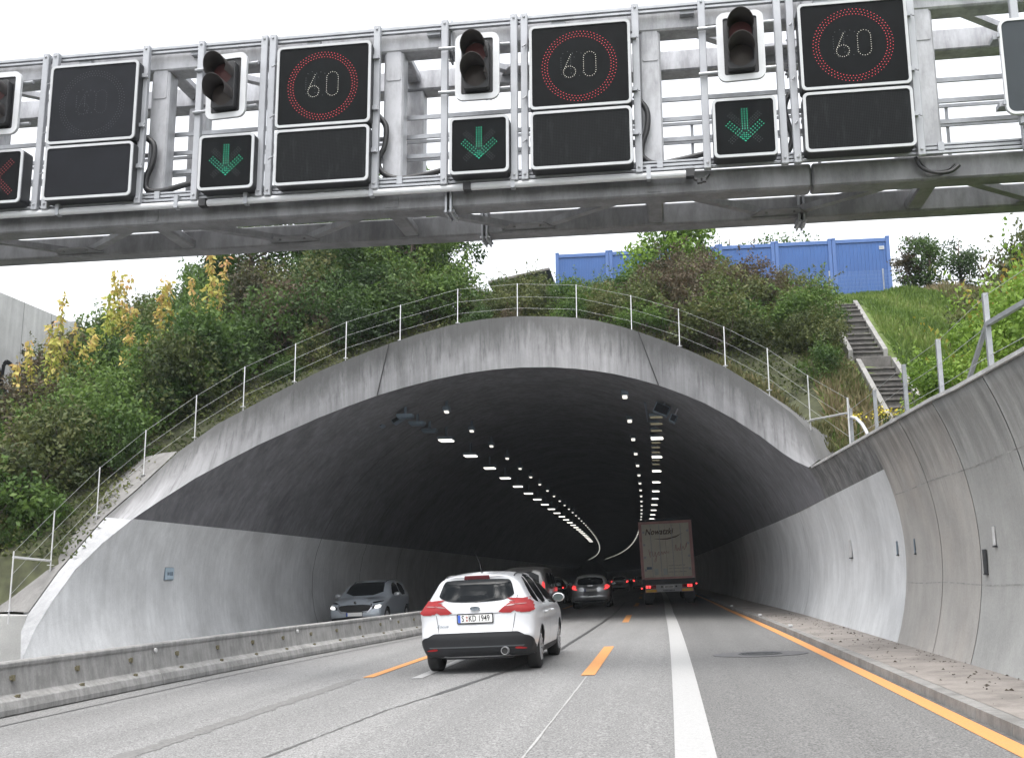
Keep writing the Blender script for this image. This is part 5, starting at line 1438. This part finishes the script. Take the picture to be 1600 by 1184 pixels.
def dec(name, bvh, polys, mat, parent, off=.004, step=.035, rnd=1):
    mb = MB()
    for axis, p in polys: decal(mb, bvh, p, axis, off, step, rnd)
    return mb.build(name, mat, parent, smooth=True)
def wheel(parent, x, y, r, wdt, side):
    mb = MB(); o = side*wdt/2
    mb.lathe([(-wdt/2, r*.62), (-wdt/2, r*.90), (-wdt*.42, r*.97), (-wdt*.25, r), (wdt*.25, r), (wdt*.42, r*.97), (wdt/2, r*.90), (wdt/2, r*.62)], 32, 'x', (x, y, r))
    t_ = mb.build('wheel', M['tyre'], parent, smooth=True)
    mb = MB(); f = x+o
    mb.lathe([(f-x-side*.01, r*.66), (f-x+side*.002, r*.64), (f-x-side*.012, r*.58)], 32, 'x', (x, y, r))
    for k in range(10):
        a = 2*pi*k/10; mb.bar((f-side*.03, y+.05*cos(a), r+.05*sin(a)), (f-side*.012, y+r*.61*cos(a), r+r*.61*sin(a)), .03, .045, up=(1,0,0))
    mb.lathe([(f-x-side*.02, .001), (f-x-side*.01, .05), (f-x-side*.03, .07)], 16, 'x', (x, y, r))
    mb.build('rim', M['rim'], t_)
    return t_
def underbody(parent, L_, z0=.20, z1=.62, w_=.52):
    mb = MB(); mb.box((-w_, .30, z0), (w_, L_-.35, z1)); mb.box((-w_-.15, .18, z0+.05), (w_+.15, .55, z0+.22)); 
    return mb.build('underbody', M['black_iron'], parent)
def plate(parent, loc, rot, body, w_=.52, h=.115, size=.10, sx=.82):
    t_ = empty('number_plate', loc, rot); t_.parent = parent
    mb = MB(); mb.prism(rrect(w_+.03, h+.035, .012, 2), -.004, .012, 'y'); p_ = mb.build('plate_holder', M['signal_black'], t_)
    mb = MB(); mb.prism(rrect(w_, h, .008, 2), -.008, .004, 'y'); mb.build('plate_face', M['plate'], t_)
    mb = MB(); mb.box((-w_/2+.002, -.0095, -h/2+.003), (-w_/2+.042, -.004, h/2-.003)); mb.build('euro_band', M['plate_blue'], t_)
    return t_

SC = 1.08
def place(t_, x, y, yaw, sc=SC):
    t_.location = (x, y, zroad(x)); t_.rotation_mode = 'XYZ'; t_.rotation_euler = (0, -math.atan(BANK), yaw); t_.scale = (sc, sc, sc)

# ---- white estate car
car = empty('estate_car', label='white estate car with red tail lights driving ahead in the middle lane', cat='car')
OL = [(.35,.22),(.12,.24),(.045,.33),(.02,.44),(.0,.53),(.012,.60),(.05,.66),(.065,.78),(.07,.90),(.075,.955),(.12,1.03),(.22,1.17),(.33,1.32),(.345,1.385),(.30,1.425),(.42,1.452),(.8,1.478),(1.3,1.495),(1.9,1.49),(2.4,1.445),(2.75,1.36),(3.05,1.22),(3.35,1.05),(3.55,.985),(3.9,.93),(4.25,.84),(4.45,.72),(4.54,.58),(4.56,.42),(4.5,.28),(4.3,.20),(3.5,.185),(2.3,.18),(1.2,.185),(.7,.20)]
def Wf(y, z):
    w_ = .905
    w_ = w_ - (np.maximum(0, z-.90)*.56 + np.maximum(0, z-.98)*.06)
    w_ = w_ - np.maximum(0, .52-z)*.16
    w_ = w_ + .012*np.exp(-((z-.86)/.07)**2)
    w_ = w_ - (.075+.04*sst(.9, 1.15, z))*(np.maximum(0, .9-y)/.9)**2
    w_ = w_ - .11*(np.maximum(0, y-3.6)/.95)**2
    return w_
def rf(y, z): return .05 + .19*sst(.20, .40, z) - .05*sst(.85, 1.25, z)
AR = [(.86, .315, .345), (3.51, .315, .345)]
bd, bvh = body_mesh('body', OL, Wf, AR, rf, M['paint_white'], car, step=.032)
underbody(car, 4.5)
dec('rear_window', bvh, [('rear', [(-.30,1.035),(.30,1.035),(.47,1.065),(.575,1.12),(.57,1.16),(.515,1.335),(.45,1.366),(0,1.378),(-.45,1.366),(-.515,1.335),(-.57,1.16),(-.575,1.12),(-.47,1.065)])], M['glass'], car, .010)
dec('rear_spoiler_light', bvh, [('rear', [(-.20,1.374),(.20,1.374),(.19,1.425),(-.19,1.425)])], M['brake_dark'], car, .008, .02, 0)
bump = [(-.83,.262),(.83,.262),(.86,.42),(.80,.50),(.66,.585),(.60,.597),(-.60,.597),(-.66,.585),(-.80,.50),(-.86,.42)]
b_ = dec('bumper', bvh, [('rear', bump), ('right', [(.015,.26),(.50,.25),(.50,.33),(.30,.40),(.12,.52),(.03,.57),(.0,.50)]), ('left', [(.015,.26),(.50,.25),(.50,.33),(.30,.40),(.12,.52),(.03,.57),(.0,.50)])], M['plastic'], car, .010)
mb = MB(); decal(mb, bvh, [(-.70,.385),(.70,.385),(.72,.405),(-.72,.405)], 'rear', .016, .03, 0); mb.build('bumper_lip', simple('lip_grey', (.07,.075,.08), .5), car)
dec('sill_trim', bvh, [('right', [(1.22,.19),(3.15,.19),(3.15,.30),(1.22,.315)]), ('left', [(1.22,.19),(3.15,.19),(3.15,.30),(1.22,.315)])], M['plastic'], car, .006, .04, 0)
def tail(sgn):
    s = sgn
    inner = [(.335,.872),(.60,.862),(.60,1.035),(.50,1.005),(.40,.93)]; outer = [(.612,.862),(.88,.868),(.88,1.08),(.75,1.075),(.612,1.04)]
    side = [(.02,.868),(.25,.885),(.26,.945),(.31,1.0),(.29,1.05),(.16,1.08),(.06,1.07)]
    f = (lambda p: p) if s > 0 else mirror
    o = dec('tail_light', bvh, [('rear', f(inner)), ('rear', f(outer)), ('right' if s > 0 else 'left', side)], M['tail_red'], car, .014, .022, 1)
    dec('reversing_strip', bvh, [('rear', f([(.43,.952),(.60,.966),(.60,.984),(.50,.976)])), ('rear', f([(.612,.968),(.76,.976),(.76,.99),(.612,.986)]))], M['tail_clear'], o, .020, .02, 1)
    return o
tail(1); tail(-1)
dec('fog_reflector', bvh, [('rear', [(.57,.352),(.74,.342),(.75,.36),(.60,.385)])], M['tail_red'], car, .018, .02, 1)
dec('fog_reflector', bvh, [('rear', mirror([(.57,.352),(.74,.342),(.75,.36),(.60,.385)]))], M['tail_red'], car, .018, .02, 1)
W8 = .0055
dec('hatch_gap', bvh, [('rear', [(.60-W8,.86),(.60+W8,.86),(.555+W8,.60),(.555-W8,.60)]), ('rear', mirror([(.60-W8,.86),(.60+W8,.86),(.555+W8,.60),(.555-W8,.60)])), ('rear', [(-.38,.862),(.38,.862),(.38,.872),(-.38,.872)]), ('rear', [(.60-W8,1.03),(.60+W8,1.03),(.63+W8,1.12),(.63-W8,1.12)])], M['seam'], car, .003, .02, 0)
for poly, nm in (([(.62,1.02),(1.02,.975),(1.06,1.395),(.92,1.38),(.74,1.30),(.60,1.12)], 'quarter_window'), ([(1.11,.97),(1.90,.955),(1.90,1.42),(1.5,1.425),(1.15,1.405)], 'side_window'), ([(1.97,.953),(3.02,.945),(3.06,1.02),(2.72,1.24),(2.38,1.385),(1.97,1.42)], 'side_window')):
    dec(nm, bvh, [('right', poly)], M['glass_tint'], car, .004, .04); dec(nm, bvh, [('left', poly)], M['glass_tint'], car, .004, .04)
dec('door_gap', bvh, [(a, p) for a in ('right', 'left') for p in ([(1.935,.33),(1.945,.33),(1.945,.95),(1.935,.95)], [(1.22,.62),(1.23,.62),(1.14,.95),(1.13,.95)], [(2.99,.33),(3.0,.33),(3.06,.9),(3.05,.9)])], M['seam'], car, .003, .03, 0)
for (ya) in (1.30, 2.14):
    for sgn in (1, -1):
        h_ = Vector((sgn*bvh.side(ya, .83), ya, .83))
        mb = MB(); mb.tube([(h_.x+sgn*.002, ya-.11, .83), (h_.x+sgn*.035, ya-.07, .835), (h_.x+sgn*.035, ya+.07, .835), (h_.x+sgn*.002, ya+.11, .83)], .018, 8); mb.build('door_handle', M['paint_white'], car, smooth=True)
def mirror_part(car_, bv, y, z, mat, back=-1, sc=1.0):
    for sgn in (1, -1):
        h_ = Vector((sgn*bv.side(y, z-.05), y, z-.05)); cx = h_.x+sgn*.10
        mb = MB(); mb.lathe([(-.055, .001), (-.055, .062), (-.02, .085), (.04, .078), (.075, .05), (.09, .001)], 20, 'y', (0,0,0))
        mb.v = [(cx+a*1.25, y+b, z+.02+c*.90) for a, b, c in mb.v]; o = mb.build('mirror', mat, car_, smooth=True)
        mb = MB(); mb.lathe([(0, .001), (0, .070)], 20, 'y'); mb.v = [(cx+a*1.25, y-.060+b, z+.02+c*.88) for a, b, c in mb.v]; mb.build('mirror_glass', M['mirror_glass'], o)
        mb = MB(); mb.bar((h_.x-sgn*.01, y+.02, z-.06), (cx-sgn*.02, y+.01, z-.02), .05, .04); mb.build('mirror_foot', M['plastic'], o)
mirror_part(car, bvh, 2.78, 1.0, M['paint_white'])
for x in (-.77, .77):
    for y in (.86, 3.51): wheel(car, x, y, .318, .205, 1 if x > 0 else -1)
pl = plate(car, (0, .035, .80), (radians(4), 0, 0), '')
for s_, x, sx in (('S', -.183, .66), ('KD', -.038, .66), ('1949', .135, .70)): text(s_, .128, M['ink'], pl, (x, -.0095, .0), sx=sx, bold=.0012)
mb = MB(); mb.lathe([(0, .001), (-.003, .016)], 14, 'y', (-.122, -.009, .022)); mb.lathe([(0, .001), (-.003, .016)], 14, 'y', (-.122, -.009, -.024)); mb.build('seal', M['script_red'], pl)
mb = MB(); mb.lathe([(.004,.001), (-.010,.70), (-.010,.92), (.0,1.0)], 28, 'y'); mb.v = [(a*.075, .058+b, .945+c*.031) for a, b, c in mb.v]; em = mb.build('emblem', M['sign_dark'], car, smooth=True)
mb = MB(); mb.ring([(.078*cos(2*pi*k/28), .945+.034*sin(2*pi*k/28)) for k in range(28)], [(.069*cos(2*pi*k/28), .945+.027*sin(2*pi*k/28)) for k in range(28)], .040, .06); mb.build('emblem_ring', M['chrome'], em)
text('Ford', .046, M['chrome'], em, (0, .046, .945), shear=.3, sx=1.0)
text('Focus', .060, M['sign_dark'], car, (-.50, .048, .70), shear=.35, sx=1.25)
mb = MB(); mb.lathe([(-.02, .046), (-.03, .054), (-.02, .060), (.22, .060)], 20, 'y', (.44, -.02, .325)); ex_ = mb.build('exhaust_pipe', M['rim'], car, smooth=False); mb = MB(); mb.lathe([(-.012, .001), (-.012, .047)], 20, 'y', (.44, -.02, .325)); mb.build('pipe_mouth', M['ink'], ex_)
mb = MB(); mb.tube([(.03, .62, 1.44), (.02, .50, 1.62), (-.03, .30, 1.83)], [.008, .005, .003], 6); mb.lathe([(0, .035), (.02, .028), (.04, .012), (.04, .001)], 12, 'z', (.03, .64, 1.44)); mb.build('antenna', M['signal_black'], car)
for sgn in (1, -1):
    mb = MB(); pts = []
    for y in np.linspace(.55, 2.5, 12):
        h_ = Vector((sgn*.53, y, bvh.top(.53, y))); pts.append(h_+Vector((0, 0, .022 if .6 < y < 2.45 else 0)))
    mb.tube(pts, .012, 6); mb.build('roof_rail', M['chrome'], car)
dec('wiper', bvh, [('rear', [(-.02,1.035),(.02,1.03),(.34,1.085),(.34,1.092)])], M['ink'], car, .012, .02, 0)
place(car, -3.03, 16.26, radians(.3), 1.04)

# ---- silver-grey hatchback farther ahead
def hatch(label, paint, lit, glow=M['tail_glow'], group=None):
    c = empty('hatchback_car', label=label, cat='car', group=group)
    O2 = [(.35,.22),(.10,.24),(.03,.36),(.0,.50),(.03,.60),(.08,.75),(.09,.92),(.20,1.12),(.36,1.33),(.30,1.40),(.6,1.45),(1.1,1.47),(1.7,1.46),(2.2,1.38),(2.7,1.15),(3.0,1.0),(3.4,.92),(3.75,.80),(3.92,.62),(3.96,.42),(3.85,.25),(3.2,.19),(2.0,.18),(1.0,.19)]
    def W2(y, z):
        w_ = .86 - (np.maximum(0, z-.9)*.50) - np.maximum(0, .5-z)*.14
        w_ = w_ - .09*(np.maximum(0, .8-y)/.8)**2
        w_ = w_ - .12*(np.maximum(0, y-3)/.96)**2
        return w_
    bo, bv = body_mesh('body', O2, W2, [(.78,.30,.33),(3.3,.30,.33)], lambda y, z: .05 + .17*sst(.2, .4, z), paint, c, step=.07)
    underbody(c, 3.9)
    dec('rear_window', bv, [('rear', [(-.42,1.0),(.42,1.0),(.60,1.05),(.50,1.34),(-.50,1.34),(-.60,1.05)])], M['glass'], c, .006, .06)
    for p in ([(.55,1.0),(1.6,.97),(1.6,1.38),(.9,1.37)], [(1.68,.97),(2.62,.95),(2.1,1.32),(1.68,1.38)]):
        for a in ('right', 'left'): dec('side_window', bv, [(a, p)], M['glass_tint'], c, .005, .08)
    for s in (1, -1):
        f = (lambda p: p) if s > 0 else mirror
        o = dec('tail_light', bv, [('rear', f([(.56,.78),(.70,.80),(.83,.86),(.84,1.0),(.70,1.0),(.60,.94),(.66,.90),(.62,.84)]))], M['tail_red'] if not lit else M['tail_lit'], c, .010, .03)
        dec('light_core', bv, [('rear', f([(.66,.83),(.72,.84),(.72,.89),(.66,.88)]))], glow, o, .016, .03, 0)
    dec('bumper_trim', bv, [('rear', [(-.70,.26),(.70,.26),(.74,.36),(-.74,.36)]), ('rear', [(-.13,.53),(.13,.53),(.10,.57),(-.10,.57)])], M['plastic'], c, .008, .06, 0)
    pq = plate(c, (0, .045, .78), (radians(6), 0, 0), ''); 
    mb = MB(); mb.box((-.12, .062, .955), (.12, .09, .985)); mb.build('boot_handle', M['chrome'], c)
    mirror_part(c, bv, 2.5, 1.0, paint)
    for x in (-.74, .74):
        for y in (.78, 3.3): wheel(c, x, y, .30, .19, 1 if x > 0 else -1)
    return c
h1 = hatch('silver hatchback with lit tail lights entering the tunnel ahead', M['paint_silver'], True)
place(h1, -4.02+.12, 50.5, radians(1.0))
h2 = hatch('small dark car with one red tail light, far left in the tunnel', M['paint_dark'], False); place(h2, -7.15, 62.0, radians(1.3))
for i, (x, y) in enumerate(((-5.1, 108), (-3.4, 122), (-.5, 130))):
    c_ = copy_tree(h1); c_.name = 'hatchback_car'; place(c_, x-.3, y, radians(2.0))
    c_['label'] = ['distant car with red tail lights deep in the tunnel, left one', 'distant car with red tail lights deep in the tunnel, middle one', 'distant car with red tail lights beside the truck'][i]

# ---- grey van half hidden behind the white car
van = empty('van', label='grey van with one red tail light, half hidden behind the white car', cat='van')
O3 = [(.3,.25),(.06,.28),(.02,.45),(.0,.6),(.05,.75),(.06,1.1),(.10,1.45),(.17,1.80),(.26,1.90),(.8,1.93),(2.0,1.94),(3.0,1.92),(3.5,1.80),(3.9,1.45),(4.2,1.12),(4.6,1.0),(4.82,.85),(4.88,.6),(4.85,.35),(4.6,.24),(3.0,.22),(1.5,.22)]
def W3(y, z):
    w_ = .95 - np.maximum(0, z-1.05)*.20 - np.maximum(0, .5-z)*.1
    w_ = w_ - .05*(np.maximum(0, .5-y)/.5)**2
    w_ = w_ - .15*(np.maximum(0, y-4)/.88)**2
    return w_
bo3, bv3 = body_mesh('body', O3, W3, [(.95,.33,.37),(3.95,.33,.37)], lambda y, z: .05 + .11*sst(.2, .45, z), M['paint_van'], van, step=.07)
underbody(van, 4.8)
dec('rear_window', bv3, [('rear', [(-.62,1.12),(.62,1.12),(.60,1.72),(-.60,1.72)])], M['glass'], van, .006, .07)
for s in (1, -1): dec('tail_light', bv3, [('rear', ((lambda p: p) if s > 0 else mirror)([(.70,.98),(.83,.98),(.82,1.32),(.72,1.32)]))], M['tail_lit'], van, .010, .04)
for p in ([(.5,1.1),(1.7,1.1),(1.7,1.65),(.5,1.65)], [(1.8,1.1),(2.9,1.1),(2.9,1.65),(1.8,1.65)], [(3.0,1.1),(3.85,1.08),(3.4,1.62),(3.0,1.65)]):
    for a in ('right', 'left'): dec('side_window', bv3, [(a, p)], M['glass_tint'], van, .005, .09)
dec('bumper', bv3, [('rear', [(-.85,.28),(.85,.28),(.88,.58),(-.88,.58)])], M['plastic'], van, .008, .06, 0)
plate(van, (0, .03, .82), (0, 0, 0), '')
mirror_part(van, bv3, 3.7, 1.15, M['paint_van'])
for x in (-.80, .80):
    for y in (.95, 3.95): wheel(van, x, y, .33, .22, 1 if x > 0 else -1)
place(van, -5.95, 42.5, radians(.8), 1.02)

# ---- silver-grey oncoming SUV behind the barrier
suv = empty('suv_car', label='grey oncoming car with lit headlights behind the concrete barrier', cat='car')
O4 = [(.35,.25),(.08,.28),(.0,.5),(.04,.75),(.10,.95),(.30,1.25),(.45,1.42),(.42,1.50),(.9,1.54),(1.5,1.555),(2.1,1.53),(2.5,1.44),(2.85,1.24),(3.15,1.05),(3.35,1.0),(3.75,.955),(4.02,.87),(4.14,.76),(4.19,.62),(4.22,.45),(4.17,.30),(4.0,.22),(2.6,.21),(1.2,.21)]
def W4(y, z):
    w_ = .895 - np.maximum(0, z-.98)*.42 - np.maximum(0, .5-z)*.08
    w_ = w_ - .09*(np.maximum(0, .8-y)/.8)**2
    w_ = w_ - .08*(np.maximum(0, y-3.4)/.82)**2
    return w_
bo4, bv4 = body_mesh('body', O4, W4, [(.78,.335,.37),(3.43,.335,.37)], lambda y, z: .05 + .17*sst(.2, .4, z), M['paint_grey'], suv, step=.06, nexp=3.4)
underbody(suv, 4.2)
dec('windscreen', bv4, [('front', [(-.66,1.05),(.66,1.05),(.56,1.45),(.45,1.475),(-.45,1.475),(-.56,1.45)])], M['glass'], suv, .006, .04)
dec('grille', bv4, [('front', [(-.42,.56),(.42,.56),(.54,.68),(.50,.775),(-.50,.775),(-.54,.68)])], M['ink'], suv, .010, .03)
mb = MB(); decal(mb, bv4, [(-.45,.535),(.45,.535),(.58,.68),(.545,.80),(.51,.80),(.545,.68),(.44,.56),(-.44,.56),(-.545,.68),(-.51,.80),(-.545,.80),(-.58,.68)], 'front', .014, .02, 0); mb.build('grille_frame', M['chrome'], suv)
mb = MB()
for k in range(-9, 10): decal(mb, bv4, [(k*.048-.006,.575),(k*.048+.006,.575),(k*.048+.006,.765),(k*.048-.006,.765)], 'front', .014, .05, 0)
mb.build('grille_bars', M['plastic'], suv)
for s in (1, -1):
    f = (lambda p: p) if s > 0 else mirror
    dec('day_light', bv4, [('front', f([(.55,.80),(.84,.84),(.84,.885),(.58,.845)]))], M['glass_tint'], suv, .010, .025)
    o = dec('headlight', bv4, [('front', f([(.62,.655),(.82,.66),(.83,.76),(.66,.735)]))], M['head_lit'], suv, .010, .025)
    dec('headlight_housing', bv4, [('front', f([(.56,.62),(.63,.64),(.67,.74),(.60,.74)]))], M['ink'], o, .012, .02)
dec('lower_bumper', bv4, [('front', [(-.78,.27),(.78,.27),(.80,.36),(.62,.40),(-.62,.40),(-.80,.36)])], M['plastic'], suv, .008, .05)
mb = MB(); mb.lathe([(.0,.001), (.012,.045), (.012,.05), (-.01,.052)], 20, 'y', (0, 4.12, .845)); mb.build('emblem', M['chrome'], suv, smooth=True)
mb = MB(); mb.lathe([(.0,.001), (.004,.036)], 20, 'y', (0, 4.135, .845)); mb.build('emblem_disc', M['ink'], suv, smooth=True)
pq = plate(suv, (0, 4.215, .485), (0, 0, pi), '')
for p in ([(.75,1.04),(1.55,1.01),(1.55,1.45),(1.0,1.43)], [(1.62,1.01),(2.75,1.0),(2.35,1.33),(2.0,1.44),(1.62,1.455)]):
    for a in ('right', 'left'): dec('side_window', bv4, [(a, p)], M['glass_tint'], suv, .005, .05)
for sgn in (1, -1):
    h_ = Vector((sgn*bv4.side(2.62, 1.02), 2.62, 1.02)); cx = h_.x+sgn*.14
    mb = MB(); mb.lathe([(-.05, .001), (-.05, .062), (.0, .085), (.05, .07), (.075, .001)], 18, 'y'); mb.v = [(cx+a*1.4, 2.62+b, 1.06+c*.9) for a, b, c in mb.v]; mb.build('mirror', M['paint_silver'], suv, smooth=True)
    mb = MB(); pts = []
    for y in np.linspace(.7, 2.3, 8): h2_ = Vector((sgn*.54, y, bv4.top(.54, y))); pts.append(h2_+Vector((0,0,.03 if .75 < y < 2.25 else 0)))
    mb.tube(pts, .014, 6); mb.build('roof_rail', M['chrome'], suv)
for x in (-.77, .77):
    for y in (.78, 3.43): wheel(suv, x, y, .335, .21, 1 if x > 0 else -1)
suv.rotation_mode = 'XYZ'; suv.location = (-10.98, 40.2, zroad(-10.98)); suv.rotation_euler = (0, math.atan(BANK), pi+radians(.8)); suv.scale = (SC,)*3
# steer the far side of the bank: the car lies on the same tilted road

# ---- semi-trailer truck
trk = empty('truck', label='white and red articulated truck trailer entering the right of the tunnel', cat='truck')
Wt = 1.275
mb = MB(); mb.box((-Wt, .02, 1.22), (Wt, 13.4, 4.0)); mb.build('trailer_box', M['truck_white'], trk, bevel=.03)
mb = MB()
mb.box((-Wt-.002, -.02, 1.22), (-Wt+.14, .03, 3.96)); mb.box((Wt-.14, -.02, 1.22), (Wt+.002, .03, 3.96)); mb.box((-Wt+.14, -.02, 3.84), (Wt-.14, .03, 3.96)); mb.box((-Wt+.14, -.02, 1.20), (Wt-.14, .03, 1.29)); mb.build('door_frame', M['truck_red'], trk)
mb = MB(); mb.box((-Wt-.01, -.015, 3.962), (Wt+.01, .25, 4.06)); mb.build('roof_edge', M['sign_back'], trk)
for s in (-1, 1):
    a, b = sorted((s*.008, s*(Wt-.145)))
    mb = MB(); mb.box((a, -.03, 1.30), (b, .03, 3.83)); dr_ = mb.build('door', M['truck_white'], trk, bevel=.01)
    mb = MB()
    for xx in (.30, .72): mb.tube([(s*xx, -.045, 1.32), (s*xx, -.045, 3.80)], .014, 6)
    for zz in (1.6, 2.2, 2.8, 3.4): mb.box((s*(Wt-.22)-.05, -.045, zz), (s*(Wt-.22)+.05, -.025, zz+.10))
    mb.build('lock_bar', M['truck_grey'], dr_)
text('Nowatzki', .40, M['ink_brown'], trk, (-.32, -.034, 3.45), shear=.28, sx=.85, bold=.008)
mb = MB(); sw = [(-.55,3.13),(-.2,3.11),(.1,3.13),(.5,3.22),(.85,3.36)]; lo_ = [(.85,3.33),(.5,3.16),(.1,3.07),(-.2,3.07),(-.55,3.12)]
mb.prism(sw+lo_[1:], -.038, -.031, 'y'); mb.build('swoosh', M['ink_brown'], trk)
# looping red script across both doors
def script(pts, r, nm):
    mb = MB(); P = [Vector((x, -.034, z)) for x, z in pts]; o = []
    for i in range(1, len(P)-2):
        a, b, c, d = P[i-1:i+3]
        for k in range(5):
            t = k/5; o.append(.5*((2*b)+(c-a)*t+(2*a-5*b+4*c-d)*t*t+(3*b-a-3*c+d)*t**3))
    mb.tube(o, r, 5); return mb.build(nm, M['script_red'], trk)
script([(-.92,2.30),(-.86,2.62),(-.80,2.25),(-.80,2.45),(-.70,2.52),(-.66,2.30),(-.58,2.36),(-.55,2.50),(-.52,2.10),(-.60,2.05),(-.44,2.40),(-.36,2.50),(-.38,2.34),(-.28,2.38),(-.24,2.50),(-.18,2.36),(-.12,2.50),(-.06,2.40),(.0,2.50),(.06,2.42),(.14,2.52),(.2,2.44)], .010, 'script')
script([(.30,2.50),(.40,2.53),(.46,2.80),(.50,2.50),(.56,2.66),(.62,2.52),(.70,2.86),(.66,2.54),(.74,2.58),(.80,2.72),(.84,2.56),(.90,2.62),(.98,2.88),(.95,2.62),(1.0,2.58)], .010, 'script')
mb = MB()
for (x0, z, n, h) in ((.05, 1.80, 17, .05), (.05, 1.66, 20, .05), (.05, 1.50, 18, .05)):
    for k in range(n): mb.box((x0+k*.047, -.036, z), (x0+k*.047+random.uniform(.018,.036), -.031, z+random.uniform(.03,.06)))
mb.build('small_print', simple('print_grey', (.33,.31,.30), .7), trk)
mb = MB(); mb.box((-1.0, -.036, 1.68), (-.76, -.031, 1.80)); mb.build('blue_mark', simple('print_blue', (.12,.17,.25), .7), trk)
for x in (-.55, -.12):
    mb = MB(); mb.prism(rrect(.20, .30, .03, 3, x, 1.55), -.037, -.031, 'y'); mb.build('sticker', simple('sticker_pale', (.50,.52,.48), .6), trk)
mb = MB(); mb.box((-Wt+.02, .05, .95), (Wt-.02, 13, 1.20)); mb.box((-.5, .3, .62), (.5, 12.8, .96)); mb.build('chassis', M['black_iron'], trk)
mb = MB(); mb.box((-1.13, .0, .60), (1.13, .08, .95)); bar_ = mb.build('light_bar', M['truck_grey'], trk, bevel=.01)
for s in (-1, 1):
    mb = MB()
    a, b = sorted((s*.62, s*1.12)); mb.box((a, -.02, .77), (b, .0, .93)); o = mb.build('tail_light', M['tail_red'], trk, bevel=.008)
    mb = MB()
    for xx in (.92, 1.05):
        for zz in (.80, .865): mb.box((s*xx-.045, -.03, zz), (s*xx+.045, -.02, zz+.045))
    mb.build('light_core', M['tail_glow'], o)
    a, b = sorted((s*.58, s*1.14)); mb = MB(); mb.box((a, -.022, .585), (b, .0, .745)); o = mb.build('marker_board', M['truck_red'], trk)
    mb = MB(); a += .03; b -= .03; mb.box((a, -.028, .605), (b, -.021, .725)); mb.build('board_face', M['board_yellow'], o)
    mb = MB(); mb.box((s*.34-.04, -.02, .80), (s*.34+.04, .0, .88)); mb.build('coupling', M['ink'], trk)
    mb = MB(); mb.box((s*1.22-.02, -.0, .93), (s*1.22+.02, .06, .98)) ; mb.bar((s*1.10, .03, .97), (s*1.28, .0, .92 if s > 0 else .80), .03, .03); sm_ = mb.build('outline_lamp_arm', M['signal_black'], trk)
    mb = MB(); mb.lathe([(-.04, .001), (-.035, .025), (0, .035)], 12, 'y', (s*1.30, -.01, .93 if s > 0 else .80)); mb.build('outline_lamp', M['tail_glow'], sm_)
    a, b = sorted((s*.72, s*1.22)); mb = MB(); mb.box((a, .35, .24), (b, .37, .62)); mb.box((a+.08, .345, .22), (b-.08, .36, .26)); mb.build('mud_flap', M['plastic'], trk)
mb = MB(); mb.prism(rrect(.48, .13, .01, 2, 0, .83), -.024, .0, 'y'); pt_ = mb.build('number_plate', M['plate'], trk)
mb = MB()
for k in range(7): mb.box((-.2+k*.06, -.028, .79), (-.165+k*.06, -.024, .87))
mb.build('plate_characters', M['ink'], pt_)
mb = MB()
for k in range(9): mb.box((-.28+k*.062, -.006, .635), (-.245+k*.062, .0, .69))
mb.build('bar_lettering', M['ink'], bar_)
for y in (1.5, 2.85, 4.2):
    for s in (-1, 1):
        mb = MB(); mb.lathe([(-.19, .30), (-.19, .48), (-.15, .52), (.15, .52), (.19, .48), (.19, .30), (-.19, .30)], 28, 'x', (s*1.03, y, .52)); mb.build('wheel', M['tyre'], trk, smooth=True)
mb = MB(); mb.box((-1.25, 11.6, .9), (1.25, 16.2, 3.3)); mb.build('tractor_cab', M['truck_red'], trk, bevel=.1)
for s in (-1, 1):
    for y in (12.4, 15.4):
        mb = MB(); mb.lathe([(-.19, .30), (-.19, .48), (-.15, .52), (.15, .52), (.19, .48), (.19, .30), (-.19, .30)], 28, 'x', (s*1.03, y, .52)); mb.build('wheel', M['tyre'], trk, smooth=True)
place(trk, -.20, 51.6, radians(1.0), 1.0)

# ------------------------------------------------------------------ thin dusty air in front of and inside the tunnel
hm = bpy.data.materials.new('haze'); hm.use_nodes = True; hn = hm.node_tree; hn.nodes.clear()
ho = hn.nodes.new('ShaderNodeOutputMaterial'); hv = hn.nodes.new('ShaderNodeVolumePrincipled')
hv.inputs['Density'].default_value = .00033; hv.inputs['Color'].default_value = (.86,.93,1.0,1); hv.inputs['Anisotropy'].default_value = .0
hn.links.new(hv.outputs[0], ho.inputs['Volume'])
mb = MB(); mb.box((-760, -760, -2.7), (760, 760, 24)); tag(mb.build('haze', hm), kind='stuff')
